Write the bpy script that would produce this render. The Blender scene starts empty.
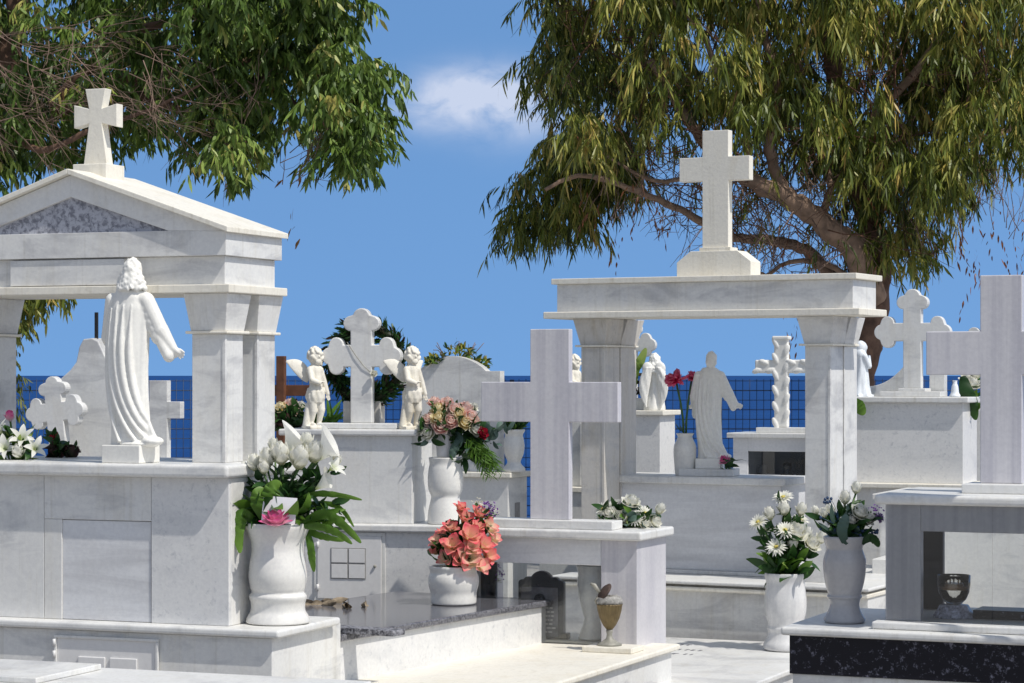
import bpy, bmesh, math, random
import numpy as np
from mathutils import Vector, Matrix, noise
R = math.radians
random.seed(7)
scene = bpy.context.scene
COL = scene.collection
FPX, HOR, CX, CAMZ = 2400.0, 375.0, 512.0, 1.65
SUN = Vector((0.447, -0.367, 0.816)).normalized()

# ------------------------------------------------------------------ materials
def new_mat(name):
    m = bpy.data.materials.new(name); m.use_nodes = True
    nt = m.node_tree
    return m, nt, nt.nodes, nt.links, nt.nodes['Principled BSDF']

def ramp(N, stops):
    r = N.new('ShaderNodeValToRGB')
    e = r.color_ramp.elements
    while len(e) < len(stops): e.new(0.5)
    for i, (p, c) in enumerate(stops):
        e[i].position = p; e[i].color = (c[0], c[1], c[2], 1)
    return r

def coords(N, L, scale=(1, 1, 1), rot=(0, 0, 0)):
    tc = N.new('ShaderNodeTexCoord'); oi = N.new('ShaderNodeObjectInfo')
    mul = N.new('ShaderNodeMath'); mul.operation = 'MULTIPLY'; mul.inputs[1].default_value = 37.0
    L.new(oi.outputs['Random'], mul.inputs[0])
    add = N.new('ShaderNodeVectorMath'); add.operation = 'ADD'
    L.new(tc.outputs['Object'], add.inputs[0]); L.new(mul.outputs[0], add.inputs[1])
    mp = N.new('ShaderNodeMapping'); mp.inputs['Scale'].default_value = scale
    mp.inputs['Rotation'].default_value = rot
    L.new(add.outputs[0], mp.inputs['Vector'])
    return mp.outputs[0], add.outputs[0]

def mixrgb(N, L, fac, a, b, mode='MIX'):
    m = N.new('ShaderNodeMix'); m.data_type = 'RGBA'; m.blend_type = mode
    if hasattr(fac, 'links'): L.new(fac, m.inputs[0])
    else: m.inputs[0].default_value = fac
    for s, v in ((m.inputs[6], a), (m.inputs[7], b)):
        if hasattr(v, 'links'): L.new(v, s)
        else: s.default_value = (v[0], v[1], v[2], 1)
    return m.outputs[2]

def noise_tex(N, L, vec, scale, detail=6, rough=.6, dist=0):
    n = N.new('ShaderNodeTexNoise'); L.new(vec, n.inputs['Vector'])
    n.inputs['Scale'].default_value = scale; n.inputs['Detail'].default_value = detail
    n.inputs['Roughness'].default_value = rough; n.inputs['Distortion'].default_value = dist
    return n.outputs['Fac']

def marble(name, base=(.765, .76, .735), vein=(.44, .45, .47), scale=(1.6, 1.6, 5.0), rot=(0, R(35), 0),
           vstr=.6, speck=.0, stain=.42, rough=.34, lo=.52, hi=.68, bump=.15, stripes=0.0):
    m, nt, N, L, P = new_mat(name)
    v, raw = coords(N, L, scale, rot)
    f = noise_tex(N, L, v, 1.5, 8, .62, .6)
    r = ramp(N, [(lo, (0, 0, 0)), (hi, (1, 1, 1))]); L.new(f, r.inputs[0])
    s = N.new('ShaderNodeMath'); s.operation = 'MULTIPLY'; s.inputs[1].default_value = vstr
    L.new(r.outputs[0], s.inputs[0])
    col = mixrgb(N, L, s.outputs[0], base, vein)
    # fine crystalline mottling
    f2 = noise_tex(N, L, raw, 55, 3, .6)
    r2 = ramp(N, [(.35, (.92, .92, .93)), (.65, (1, 1, 1))]); L.new(f2, r2.inputs[0])
    col = mixrgb(N, L, 1.0, col, r2.outputs[0], 'MULTIPLY')
    if stripes:
        v3, _ = coords(N, L, (22, 3, .5), (0, 0, 0))
        f3 = noise_tex(N, L, v3, 1.0, 5, .55, .3)
        r3 = ramp(N, [(.38, (.74, .74, .79)), (.62, (1, 1, 1))]); L.new(f3, r3.inputs[0])
        col = mixrgb(N, L, stripes, col, r3.outputs[0], 'MULTIPLY')
    if speck:
        f4 = noise_tex(N, L, raw, 28, 6, .75, .4)
        r4 = ramp(N, [(.55, (1, 1, 1)), (.72, (.62, .64, .68))]); L.new(f4, r4.inputs[0])
        col = mixrgb(N, L, speck, col, r4.outputs[0], 'MULTIPLY')
    # weather stains, yellowish, running down
    v5, _ = coords(N, L, (5, 5, 1.1), (0, 0, 0))
    f5 = noise_tex(N, L, v5, 1.3, 7, .68, .5)
    r5 = ramp(N, [(.50, (1, 1, 1)), (.78, (.80, .74, .62))]); L.new(f5, r5.inputs[0])
    col = mixrgb(N, L, stain, col, r5.outputs[0], 'MULTIPLY')
    v8, _ = coords(N, L, (30, 30, .9), (0, 0, 0))
    f8 = noise_tex(N, L, v8, 1.0, 6, .6, .2)
    r8 = ramp(N, [(.56, (1, 1, 1)), (.76, (.70, .68, .62))]); L.new(f8, r8.inputs[0])
    col = mixrgb(N, L, min(1, stain * 1.3), col, r8.outputs[0], 'MULTIPLY')
    f7 = noise_tex(N, L, raw, 13, 9, .75, .8)
    r7 = ramp(N, [(.60, (1, 1, 1)), (.74, (.66, .64, .58))]); L.new(f7, r7.inputs[0])
    col = mixrgb(N, L, min(1, stain * 1.1), col, r7.outputs[0], 'MULTIPLY')
    L.new(col, P.inputs['Base Color'])
    f6 = noise_tex(N, L, raw, 9, 5, .6)
    rr = N.new('ShaderNodeMapRange'); rr.inputs[3].default_value = rough - .08; rr.inputs[4].default_value = rough + .2
    L.new(f6, rr.inputs[0]); L.new(rr.outputs[0], P.inputs['Roughness'])
    P.inputs['Specular IOR Level'].default_value = .45
    b = N.new('ShaderNodeBump'); b.inputs['Strength'].default_value = bump; b.inputs['Distance'].default_value = .003
    L.new(f2, b.inputs['Height']); L.new(b.outputs[0], P.inputs['Normal'])
    return m

M = {}
M['marble'] = marble('white_marble')
M['veined'] = marble('grey_veined_marble', vein=(.41, .41, .42), vstr=.62, lo=.49, hi=.66, stain=.4)
M['hveined'] = marble('layered_marble', base=(.755, .76, .77), vein=(.52, .52, .53), scale=(.7, .7, 7), rot=(0, R(4), 0), vstr=.7, lo=.44, hi=.7, stain=.1)
M['striped'] = marble('striped_marble', base=(.685, .67, .69), vstr=.12, stripes=.75, stain=.05, rough=.28)
M['speck'] = marble('speckled_marble', base=(.76, .755, .74), vstr=.25, speck=.8, stain=.1)
M['cream'] = marble('cream_marble', base=(.84, .80, .70), vstr=.08, stain=.5, rough=.5, bump=.4)
M['stained'] = marble('stained_marble', base=(.66, .63, .58), vstr=.5, stain=1.0, rough=.45)
M['statue'] = marble('statue_plaster', base=(.87, .855, .80), vstr=.05, stain=.18, rough=.5, bump=.25)
M['cherub'] = marble('cream_plaster', base=(.83, .79, .69), vstr=.05, stain=.8, rough=.6, bump=.35)
M['bluewhite'] = marble('painted_plaster', base=(.80, .84, .88), vstr=.03, stain=.1, rough=.35)
M['vase'] = marble('vase_marble', base=(.80, .785, .74), vstr=.25, scale=(3, 3, 3), stain=.12, rough=.2, bump=.03)
M['vasestr'] = marble('streaked_vase_marble', base=(.78, .77, .75), vstr=.5, scale=(9, 9, 1.6), stain=.05, rough=.2, lo=.4, hi=.7, bump=.03)
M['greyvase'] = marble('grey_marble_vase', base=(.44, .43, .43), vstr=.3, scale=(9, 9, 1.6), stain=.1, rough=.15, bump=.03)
M['mottle'] = marble('mottled_grey_stone', base=(.48, .49, .54), vein=(.17, .175, .21), scale=(26, 26, 26), vstr=.9, speck=1.0, lo=.46, hi=.60, stain=.05, rough=.6)

def simple(name, col, rough=.5, metal=0, var=.15, scale=40, bump=.0, spec=.5):
    m, nt, N, L, P = new_mat(name)
    v, raw = coords(N, L)
    f = noise_tex(N, L, raw, scale, 5, .6)
    r = ramp(N, [(.3, tuple(c * (1 - var) for c in col)), (.7, tuple(min(1, c * (1 + var)) for c in col))])
    L.new(f, r.inputs[0]); L.new(r.outputs[0], P.inputs['Base Color'])
    P.inputs['Roughness'].default_value = rough; P.inputs['Metallic'].default_value = metal
    P.inputs['Specular IOR Level'].default_value = spec
    if bump:
        b = N.new('ShaderNodeBump'); b.inputs['Strength'].default_value = bump; b.inputs['Distance'].default_value = .004
        L.new(f, b.inputs['Height']); L.new(b.outputs[0], P.inputs['Normal'])
    return m

def granite(name, dark, light, scale, lo, hi, rough=.12):
    m, nt, N, L, P = new_mat(name)
    v, raw = coords(N, L)
    f = noise_tex(N, L, raw, scale, 4, .8)
    r = ramp(N, [(lo, dark), (hi, light)]); L.new(f, r.inputs[0])
    L.new(r.outputs[0], P.inputs['Base Color']); P.inputs['Roughness'].default_value = rough
    P.inputs['Specular IOR Level'].default_value = .5 if light[0] > .21 and light[0] < .3 and scale > 60 else .25
    return m
M['granite'] = granite('grey_granite', (.06, .06, .07), (.22, .22, .24), 90, .42, .6)
M['roughgranite'] = granite('rough_granite', (.04, .04, .05), (.32, .32, .35), 60, .42, .58, .6)
M['blackgranite'] = granite('black_granite', (.006, .006, .012), (.22, .22, .28), 34, .56, .72, .3)
M['black'] = simple('black_stone', (.012, .012, .014), .25)
M['photo'] = simple('faded_photo_grey', (.16, .155, .17), .3, var=.6, scale=14)
M['bronze'] = simple('aged_bronze', (.17, .125, .06), .5, .4, .25, 30, .3)
M['pewter'] = simple('weathered_pewter', (.30, .29, .25), .6, .2, .25, 30, .3)
M['wax'] = simple('grey_wax', (.30, .29, .27), .7, 0, .6, 60, 1.0)
M['darkrust'] = simple('rusty_lid', (.07, .045, .035), .7, .2, .4, 50, .4)
M['wood'] = simple('brown_wood', (.13, .05, .022), .65, 0, .3, 20, .3)
M['rod'] = simple('black_iron', (.01, .01, .012), .5)
M['wire'] = simple('navy_fence_wire', (.025, .045, .10), .5)
M['bark'] = simple('eucalyptus_bark', (.15, .085, .055), .85, 0, .5, 9, .9)
M['limbbark'] = simple('pale_limb_bark', (.30, .20, .14), .85, 0, .45, 9, .9)
M['browntwig'] = simple('reddish_twig', (.12, .055, .032), .85, 0, .35, 14)
M['twig'] = simple('dry_twig', (.24, .16, .12), .85, 0, .35, 14)
M['alu'] = simple('white_painted_metal', (.74, .73, .72), .4, 0, .04)
M['grille'] = simple('grey_joint', (.30, .29, .28), .7)
M['interior'] = simple('niche_lining', (.62, .61, .6), .5, 0, .08, 8)
M['darkint'] = simple('dark_lining_and_gap', (.02, .02, .03), .4, 0, .2, 8)
M['bluepot'] = simple('dark_teal_pot', (.02, .05, .12), .3)
M['card'] = simple('white_card', (.8, .78, .82), .6, 0, .03)
M['ceramic'] = simple('floral_ceramic', (.45, .46, .55), .25, 0, .7, 60)
M['amber'] = simple('amber_wax', (.30, .17, .08), .3, 0, .4, 40)
M['dryleaf'] = simple('dry_leaf', (.28, .22, .15), .8, 0, .4, 50)

def glassmat(name, tint=(.975, .985, .985), base_refl=.05, rough=0.0, opac=0.0):
    m, nt, N, L, P = new_mat(name)
    N.remove(P)
    out = [n for n in N if n.type == 'OUTPUT_MATERIAL'][0]
    tr = N.new('ShaderNodeBsdfTransparent'); tr.inputs[0].default_value = (*tint, 1)
    gl = N.new('ShaderNodeBsdfGlossy'); gl.inputs['Roughness'].default_value = rough
    fr = N.new('ShaderNodeFresnel'); fr.inputs[0].default_value = 1.52
    mx = N.new('ShaderNodeMixShader')
    ad = N.new('ShaderNodeMath'); ad.operation = 'ADD'; ad.inputs[1].default_value = base_refl
    L.new(fr.outputs[0], ad.inputs[0]); L.new(ad.outputs[0], mx.inputs[0])
    L.new(tr.outputs[0], mx.inputs[1]); L.new(gl.outputs[0], mx.inputs[2])
    L.new(mx.outputs[0], out.inputs[0])
    return m
M['glass'] = glassmat('window_glass', base_refl=.0)
M['clearglass'] = glassmat('clear_glass', tint=(.96, .96, .95), base_refl=.04)

def petalmat(name, a, b, c=None, trans=.35, rough=.55):
    m, nt, N, L, P = new_mat(name)
    uv = N.new('ShaderNodeUVMap'); sp = N.new('ShaderNodeSeparateXYZ'); L.new(uv.outputs[0], sp.inputs[0])
    st = [(0.05, a), (.95, b)] if c is None else [(0.05, a), (.5, b), (.95, c)]
    r = ramp(N, st); L.new(sp.outputs[1], r.inputs[0])
    v, raw = coords(N, L)
    f = noise_tex(N, L, raw, 60, 3, .6)
    r2 = ramp(N, [(.3, (.93, .93, .93)), (.7, (1, 1, 1))]); L.new(f, r2.inputs[0])
    col = mixrgb(N, L, 1.0, r.outputs[0], r2.outputs[0], 'MULTIPLY')
    L.new(col, P.inputs['Base Color']); P.inputs['Roughness'].default_value = rough
    P.inputs['Specular IOR Level'].default_value = .3
    t = N.new('ShaderNodeBsdfTranslucent'); L.new(col, t.inputs[0])
    mx = N.new('ShaderNodeMixShader'); mx.inputs[0].default_value = trans
    out = [n for n in N if n.type == 'OUTPUT_MATERIAL'][0]
    L.new(P.outputs[0], mx.inputs[1]); L.new(t.outputs[0], mx.inputs[2]); L.new(mx.outputs[0], out.inputs[0])
    return m
M['p_white'] = petalmat('white_petal', (.74, .76, .50), (.91, .90, .80), (.92, .91, .84))
M['p_lily'] = petalmat('lily_petal', (.60, .68, .30), (.88, .88, .80), (.90, .89, .84))
M['p_coral'] = petalmat('coral_petal', (.92, .84, .48), (.94, .55, .40), (.88, .12, .17))
M['p_pinkrose'] = petalmat('pink_rose_petal', (.90, .42, .42), (.94, .62, .56), (.95, .80, .72), .5)
M['p_coral_cream'] = petalmat('cream_coral_petal', (.90, .86, .50), (.95, .84, .60), (.90, .22, .24), .4)
M['p_yellow'] = petalmat('yellow_rose_petal', (.80, .58, .16), (.88, .74, .36), (.92, .84, .60))
M['p_magenta'] = petalmat('magenta_petal', (.60, .01, .08), (.90, .05, .20), (.92, .25, .38))
M['p_hotpink'] = petalmat('hot_pink_petal', (.92, .80, .80), (.90, .50, .62), (.85, .10, .36))
M['p_violet'] = petalmat('violet_petal', (.16, .03, .28), (.22, .06, .38), (.45, .30, .6))
M['p_red'] = petalmat('dark_red_petal', (.25, .0, .03), (.5, .02, .05))
M['p_centre'] = simple('yellow_centre', (.55, .45, .10), .8)
M['leaf'] = petalmat('fresh_leaf', (.04, .11, .012), (.10, .21, .025), (.16, .29, .045), .3, .4)
M['leafdark'] = petalmat('dark_leaf', (.012, .04, .01), (.025, .075, .018), (.04, .10, .02), .2, .4)
M['leafgrey'] = petalmat('grey_green_leaf', (.04, .08, .06), (.09, .15, .12), (.12, .18, .15), .2, .5)
M['leaflime'] = petalmat('lime_leaf', (.12, .22, .04), (.22, .34, .06), (.34, .44, .12), .35, .5)
M['leafyel'] = petalmat('yellowing_leaf', (.20, .20, .03), (.35, .32, .05), (.42, .36, .08), .3, .6)
M['stem'] = simple('green_stem', (.05, .12, .02), .5)
M['purpleleaf'] = petalmat('burgundy_leaf', (.02, .03, .01), (.04, .03, .02), (.08, .03, .03), .2, .5)

def foliage_mat(name, cols, trans=.4):
    m, nt, N, L, P = new_mat(name)
    at = N.new('ShaderNodeAttribute'); at.attribute_name = 'leafvar'
    r = ramp(N, cols); L.new(at.outputs['Fac'], r.inputs[0])
    L.new(r.outputs[0], P.inputs['Base Color']); P.inputs['Roughness'].default_value = .45
    P.inputs['Specular IOR Level'].default_value = .4
    t = N.new('ShaderNodeBsdfTranslucent'); L.new(r.outputs[0], t.inputs[0])
    mx = N.new('ShaderNodeMixShader'); mx.inputs[0].default_value = trans
    out = [n for n in N if n.type == 'OUTPUT_MATERIAL'][0]
    L.new(P.outputs[0], mx.inputs[1]); L.new(t.outputs[0], mx.inputs[2]); L.new(mx.outputs[0], out.inputs[0])
    return m
M['fol_a'] = foliage_mat('eucalyptus_leaves', [(0, (.025, .04, .006)), (.42, (.13, .165, .020)), (.72, (.38, .36, .075)), (.95, (.48, .33, .09)), (1.0, (.22, .08, .03))], .15)
M['fol_b'] = foliage_mat('broad_leaves', [(0, (.025, .05, .008)), (.5, (.11, .185, .030)), (.8, (.30, .40, .085)), (.97, (.42, .34, .10)), (1.0, (.30, .16, .06))], .17)

# ------------------------------------------------------------------ mesh collector
class MB:
    def __init__(s): s.v = []; s.f = []; s.uv = []; s.sm = []
    def add(s, v, f, uv=None, smooth=False):
        o = len(s.v); s.v += [tuple(p) for p in v]
        for q in f: s.f.append(tuple(i + o for i in q)); s.sm.append(smooth)
        s.uv += (list(uv) if uv else [(0, 0)] * len(v))
    def bm(s, bm, smooth=False):
        bm.verts.index_update()
        s.add([v.co.copy() for v in bm.verts], [[v.index for v in f.verts] for f in bm.faces], None, smooth); bm.free()
    def box(s, x0, x1, y0, y1, z0, z1, bev=.003, seg=2, taper=None):
        if x0 > x1: x0, x1 = x1, x0
        bm = bmesh.new()
        t = taper or (0, 0, 0, 0)   # extra half size at the top: -x +x -y +y
        vs = [bm.verts.new(p) for p in ((x0, y0, z0), (x1, y0, z0), (x1, y1, z0), (x0, y1, z0),
              (x0 - t[0], y0 - t[2], z1), (x1 + t[1], y0 - t[2], z1), (x1 + t[1], y1 + t[3], z1), (x0 - t[0], y1 + t[3], z1))]
        for q in ((3, 2, 1, 0), (4, 5, 6, 7), (0, 1, 5, 4), (1, 2, 6, 5), (2, 3, 7, 6), (3, 0, 4, 7)):
            bm.faces.new([vs[i] for i in q])
        if bev: bmesh.ops.bevel(bm, geom=list(bm.edges), offset=bev, segments=seg, profile=.5, affect='EDGES', clamp_overlap=True)
        s.bm(bm)
    def prism(s, pts, y0, y1, bev=.003, seg=2):   # outline in the XZ plane
        bm = bmesh.new()
        a = [bm.verts.new((x, y0, z)) for x, z in pts]; b = [bm.verts.new((x, y1, z)) for x, z in pts]
        n = len(pts)
        bm.faces.new(a); bm.faces.new(b[::-1])
        for i in range(n): bm.faces.new((a[i], b[i], b[(i + 1) % n], a[(i + 1) % n]))
        bmesh.ops.recalc_face_normals(bm, faces=list(bm.faces))
        if bev:
            es = [e for e in bm.edges if abs(e.verts[0].co.y - e.verts[1].co.y) < 1e-6 or
                  e.calc_face_angle(0) > .6]
            bmesh.ops.bevel(bm, geom=es, offset=bev, segments=seg, profile=.5, affect='EDGES', clamp_overlap=True)
        s.bm(bm)
    def lathe(s, prof, c=(0, 0, 0), n=48, twist=0, oval=0, cap=True, flute=0, nfl=0):   # prof: (r, z)
        o = len(s.v); v = []; f = []
        for k, (r, z) in enumerate(prof):
            for i in range(n):
                a = 2 * math.pi * i / n
                rr = r * (1 + oval * math.cos(2 * a + twist * z) + (flute * abs(math.sin(nfl * a / 2)) if nfl else 0))
                v.append((c[0] + rr * math.cos(a), c[1] + rr * math.sin(a), c[2] + z))
        for k in range(len(prof) - 1):
            for i in range(n):
                j = (i + 1) % n
                f.append((k * n + i, k * n + j, (k + 1) * n + j, (k + 1) * n + i))
        if cap: f.append(tuple(range(n - 1, -1, -1))); f.append(tuple((len(prof) - 1) * n + i for i in range(n)))
        s.add(v, f, None, True)
    def tube(s, pts, rad, n=8, cap=True):
        pts = [Vector(p) for p in pts]; v = []; f = []
        up = Vector((.31, .17, .93))
        for k, p in enumerate(pts):
            d = (pts[min(k + 1, len(pts) - 1)] - pts[max(k - 1, 0)])
            if d.length < 1e-9: d = Vector((0, 0, 1))
            d.normalize()
            e1 = d.cross(up)
            if e1.length < .05: e1 = d.cross(Vector((1, 0, 0)))
            e1.normalize(); e2 = d.cross(e1)
            r = rad[k] if hasattr(rad, '__len__') else rad
            for i in range(n):
                a = 2 * math.pi * i / n
                v.append(p + e1 * (r * math.cos(a)) + e2 * (r * math.sin(a)))
        for k in range(len(pts) - 1):
            for i in range(n):
                j = (i + 1) % n
                f.append((k * n + i, k * n + j, (k + 1) * n + j, (k + 1) * n + i))
        if cap: f.append(tuple(range(n - 1, -1, -1))); f.append(tuple((len(pts) - 1) * n + i for i in range(n)))
        s.add(v, f, None, True)
    def ell(s, c, r, rot=None, nu=20, nv=12, lump=0, lf=8):
        v = []; f = []
        mt = Matrix.Rotation(rot[0], 3, rot[1]) if rot else None
        for k in range(nv + 1):
            t = math.pi * k / nv
            for i in range(nu):
                a = 2 * math.pi * i / nu
                p = Vector((math.sin(t) * math.cos(a), math.sin(t) * math.sin(a), math.cos(t)))
                q = 1 + (lump * noise.noise(p * lf) if lump else 0)
                p = Vector((p.x * r[0] * q, p.y * r[1] * q, p.z * r[2] * q))
                if mt: p = mt @ p
                v.append(Vector(c) + p)
        for k in range(nv):
            for i in range(nu):
                j = (i + 1) % nu
                f.append((k * nu + i, (k + 1) * nu + i, (k + 1) * nu + j, k * nu + j))
        s.add(v, f, None, True)
    def petal(s, c, A, phi, L, W, a0, a1, cup=.25, n=5, ruffle=0, pw=1.0, taper=1.0, w=3):
        A = A.normalized(); e1 = A.cross(Vector((.3, .9, .2)))
        if e1.length < .1: e1 = A.cross(Vector((1, 0, 0)))
        e1.normalize(); e2 = A.cross(e1)
        Rr = e1 * math.cos(phi) + e2 * math.sin(phi); T = A.cross(Rr)
        p = Vector(c); v = []; uv = []; f = []
        for k in range(n + 1):
            t = k / n; a = a0 + (a1 - a0) * t
            if k: p = p + (Rr * math.sin(a) + A * math.cos(a)) * (L / n)
            Nn = A * math.sin(a) - Rr * math.cos(a)
            wd = W * .5 * (math.sin(math.pi * min(1, (t ** pw) * .93 + .06)) ** taper)
            for j in range(w):
                q = (j / (w - 1)) * 2 - 1
                off = Nn * (cup * wd * q * q) + T * (wd * q)
                if ruffle: off += Nn * (ruffle * L * t * random.uniform(-1, 1))
                v.append(p + off); uv.append((q, t))
        for k in range(n):
            for j in range(w - 1): f.append((k * w + j, k * w + j + 1, (k + 1) * w + j + 1, (k + 1) * w + j))
        s.add(v, f, uv, True)
    def build(s, name, mat, parent=None, loc=None, sharp=True):
        me = bpy.data.meshes.new(name); me.from_pydata(s.v, [], s.f)
        me.polygons.foreach_set('use_smooth', s.sm)
        uvl = me.uv_layers.new(name='UVMap')
        idx = np.empty(len(me.loops), dtype=np.int32); me.loops.foreach_get('vertex_index', idx)
        uvl.data.foreach_set('uv', np.array(s.uv, dtype=np.float32)[idx].ravel())
        me.materials.append(mat); me.update()
        o = bpy.data.objects.new(name, me); COL.objects.link(o)
        if parent: o.parent = parent
        if loc is not None: o.location = loc
        return o

def tag(o, label=None, cat=None, group=None, kind=None):
    if label: o['label'] = label
    if cat: o['category'] = cat
    if group: o['group'] = group
    if kind: o['kind'] = kind
    return o
def empty(name, loc, rz=0, label=None, cat=None, group=None):
    o = bpy.data.objects.new(name, None); COL.objects.link(o)
    o.location = loc; o.rotation_euler = (0, 0, rz); o.empty_display_size = .1
    return tag(o, label, cat, group)
def P(px, py, D): return Vector(((px - CX) / FPX * D, D, CAMZ - (py - HOR) / FPX * D))

class Fr:
    """a block's own ground frame: X to the right along its front, Y into the scene, Z up"""
    def __init__(s, px, D, psi):
        s.psi = R(psi); s.c = math.cos(s.psi); s.s = math.sin(s.psi)
        s.x0 = (px - CX) / FPX * D; s.y0 = D
    def X(s, px, Y=0):
        u = (px - CX) / FPX
        return (u * (s.y0 + Y * s.c) - s.x0 - Y * s.s) / (s.c + u * s.s)
    def Y(s, px, X=0):
        u = (px - CX) / FPX
        return (u * (s.y0 - X * s.s) - s.x0 - X * s.c) / (s.s - u * s.c)
    def Z(s, py, X=0, Y=0):
        return CAMZ - (py - HOR) / FPX * (s.y0 - X * s.s + Y * s.c)
    def w(s, X, Y, Z=0): return Vector((s.x0 + X * s.c + Y * s.s, s.y0 - X * s.s + Y * s.c, Z))
    def thing(s, name, label, cat, group=None):
        return empty(name, (s.x0, s.y0, 0), -s.psi, label, cat, group)
def box(parent, name, mat, x0, x1, y0, y1, z0, z1, bev=.003, seg=2, taper=None):
    m = MB(); m.box(x0, x1, y0, y1, z0, z1, bev, seg, taper); return m.build(name, M[mat], parent)

def arc(cx, cz, r, a0, a1, n=8):
    return [(cx + r * math.cos(R(a0 + (a1 - a0) * i / n)), cz + r * math.sin(R(a0 + (a1 - a0) * i / n))) for i in range(n + 1)]
def plain_cross(xc, z0, z1, w, zc, h, xl, xr):
    return [(xc - w, z0), (xc + w, z0), (xc + w, zc - h), (xr, zc - h), (xr, zc + h), (xc + w, zc + h), (xc + w, z1), (xc - w, z1),
            (xc - w, zc + h), (xl, zc + h), (xl, zc - h), (xc - w, zc - h)]
def club(L, w, r):   # right half then left half of an arm end, arm pointing +z, start (w,w)
    pts = [(w, w)] + arc(w, L - r * 1.65, r * .82, -90, 75, 9) + arc(0, L - r * .95, r * .95, 14, 166, 9)
    pts += [(-x, z) for x, z in arc(w, L - r * 1.65, r * .82, 75, -90, 9)] + [(-w, w)]
    return pts
def trefoil_cross(xc, zc, L, Lu, w, r, z0):
    def rot(p, k):
        x, z = p
        for _ in range(k): x, z = z, -x
        return (x, z)
    up = club(Lu, w, r); side = club(L, w, r)
    right = [rot(p, 1) for p in side]; left = [rot(p, 3) for p in side]
    pts = [(w, z0 - zc)] + right + up[1:] + left[1:] + [(-w, z0 - zc)]
    pts = [(xc + x, zc + z) for x, z in pts]
    return pts
SKYLIFT = .5; SKYTINT = (.85, 1.08, 1.17); SKYSTR = .148; SUNSTR = 2.9; EXPO = 0.29; CLOUD = (3.9, 4.2, 5.0); HAZETINT = (.975, .995, 1.06)
# ------------------------------------------------------------------ setting
def sheet(name, rows, mat, kind='structure'):
    m = MB(); n = len(rows[0]); v = [p for r in rows for p in r]; f = []
    for k in range(len(rows) - 1):
        for i in range(n - 1): f.append((k * n + i, k * n + i + 1, (k + 1) * n + i + 1, (k + 1) * n + i))
    m.add(v, f, None, False); o = m.build(name, mat); o['kind'] = kind; return o

def ground_mat():
    m, nt, N, L, Pn = new_mat('pale_concrete_ground')
    v, raw = coords(N, L)
    f = noise_tex(N, L, raw, 1.2, 8, .65); f2 = noise_tex(N, L, raw, 45, 4, .7)
    r = ramp(N, [(.3, (.30, .28, .25)), (.7, (.42, .40, .37))]); L.new(f, r.inputs[0])
    r2 = ramp(N, [(.35, (.75, .75, .75)), (.65, (1, 1, 1))]); L.new(f2, r2.inputs[0])
    L.new(mixrgb(N, L, 1.0, r.outputs[0], r2.outputs[0], 'MULTIPLY'), Pn.inputs['Base Color'])
    Pn.inputs['Roughness'].default_value = .9
    b = N.new('ShaderNodeBump'); b.inputs['Strength'].default_value = .4; b.inputs['Distance'].default_value = .01
    L.new(f2, b.inputs['Height']); L.new(b.outputs[0], Pn.inputs['Normal'])
    return m
def sea_mat():
    m, nt, N, L, Pn = new_mat('deep_sea')
    tc = N.new('ShaderNodeTexCoord'); mp = N.new('ShaderNodeMapping'); mp.inputs['Scale'].default_value = (.003, .02, 1)
    L.new(tc.outputs['Object'], mp.inputs[0])
    f = noise_tex(N, L, mp.outputs[0], 1.0, 8, .6)
    r = ramp(N, [(.3, (.003, .036, .155)), (.7, (.006, .055, .205))]); L.new(f, r.inputs[0])
    L.new(r.outputs[0], Pn.inputs['Base Color'])
    Pn.inputs['Roughness'].default_value = .6; Pn.inputs['Specular IOR Level'].default_value = .12
    mp2 = N.new('ShaderNodeMapping'); mp2.inputs['Scale'].default_value = (.12, .5, 1)
    L.new(tc.outputs['Object'], mp2.inputs[0])
    f2 = noise_tex(N, L, mp2.outputs[0], 1.0, 6, .6)
    b = N.new('ShaderNodeBump'); b.inputs['Strength'].default_value = .6; b.inputs['Distance'].default_value = .8
    L.new(f2, b.inputs['Height']); L.new(b.outputs[0], Pn.inputs['Normal'])
    return m
xs = [-400, -60, -20, -8, 0, 8, 20, 60, 400]
rows = []
for y, z in ((-60, 0), (0, 0), (12, 0), (24, 0), (24.6, -.5), (40, -12), (70, -27), (90, -33)):
    rows.append([(x, y + (0 if z == 0 else math.sin(x * .1) * .6), z) for x in xs])
sheet('ground', rows, ground_mat())
sheet('sea', [[(-60000, 60, -26), (60000, 60, -26)], [(-60000, 3000, -26), (60000, 3000, -26)], [(-60000, 90000, -26), (60000, 90000, -26)]], sea_mat())

# ------------------------------------------------------------------ tomb with pediment, left
f = Fr(231, 10.1, 21)
t1 = f.thing('grave_monument', 'white marble tomb with gabled portico and small flared cross, nearest on the left', 'tomb', 'marble tombs of the cemetery')
XL = f.X(-95); yb = .62
z_sh = f.Z(626)
z_top0, z_top1 = f.Z(478), f.Z(464.5)
# lower base with door
bx1 = f.X(272, -.07)
mb = MB(); mb.box(XL - .25, bx1, -.07, yb - .02, 0, z_sh - .037); mb.build('base', M['marble'], t1)
xsr = f.X(278.5, -.1); ysr = f.Y(341, xsr)
box(t1, 'base_slab', 'marble', XL - .3, xsr, -.1, ysr, z_sh - .034, z_sh, .012, 4)
dx0, dx1 = f.X(58, -.07), f.X(157, -.07); dz0 = 0.12; dz1 = f.Z(640, -.5, -.07)
d = box(t1, 'door', 'alu', dx0, dx1, -.078, -.072, dz0, dz1, .002)
mb = MB()
fw = .012
mb.box(dx0 - fw, dx1 + fw, -.086, -.0725, dz1, dz1 + fw, .002); mb.box(dx0 - fw, dx0, -.086, -.0725, dz0, dz1 - .001, .002); mb.box(dx1, dx1 + fw, -.086, -.0725, dz0, dz1 - .001, .002)
mb.build('door_frame', M['marble'], d)
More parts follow.
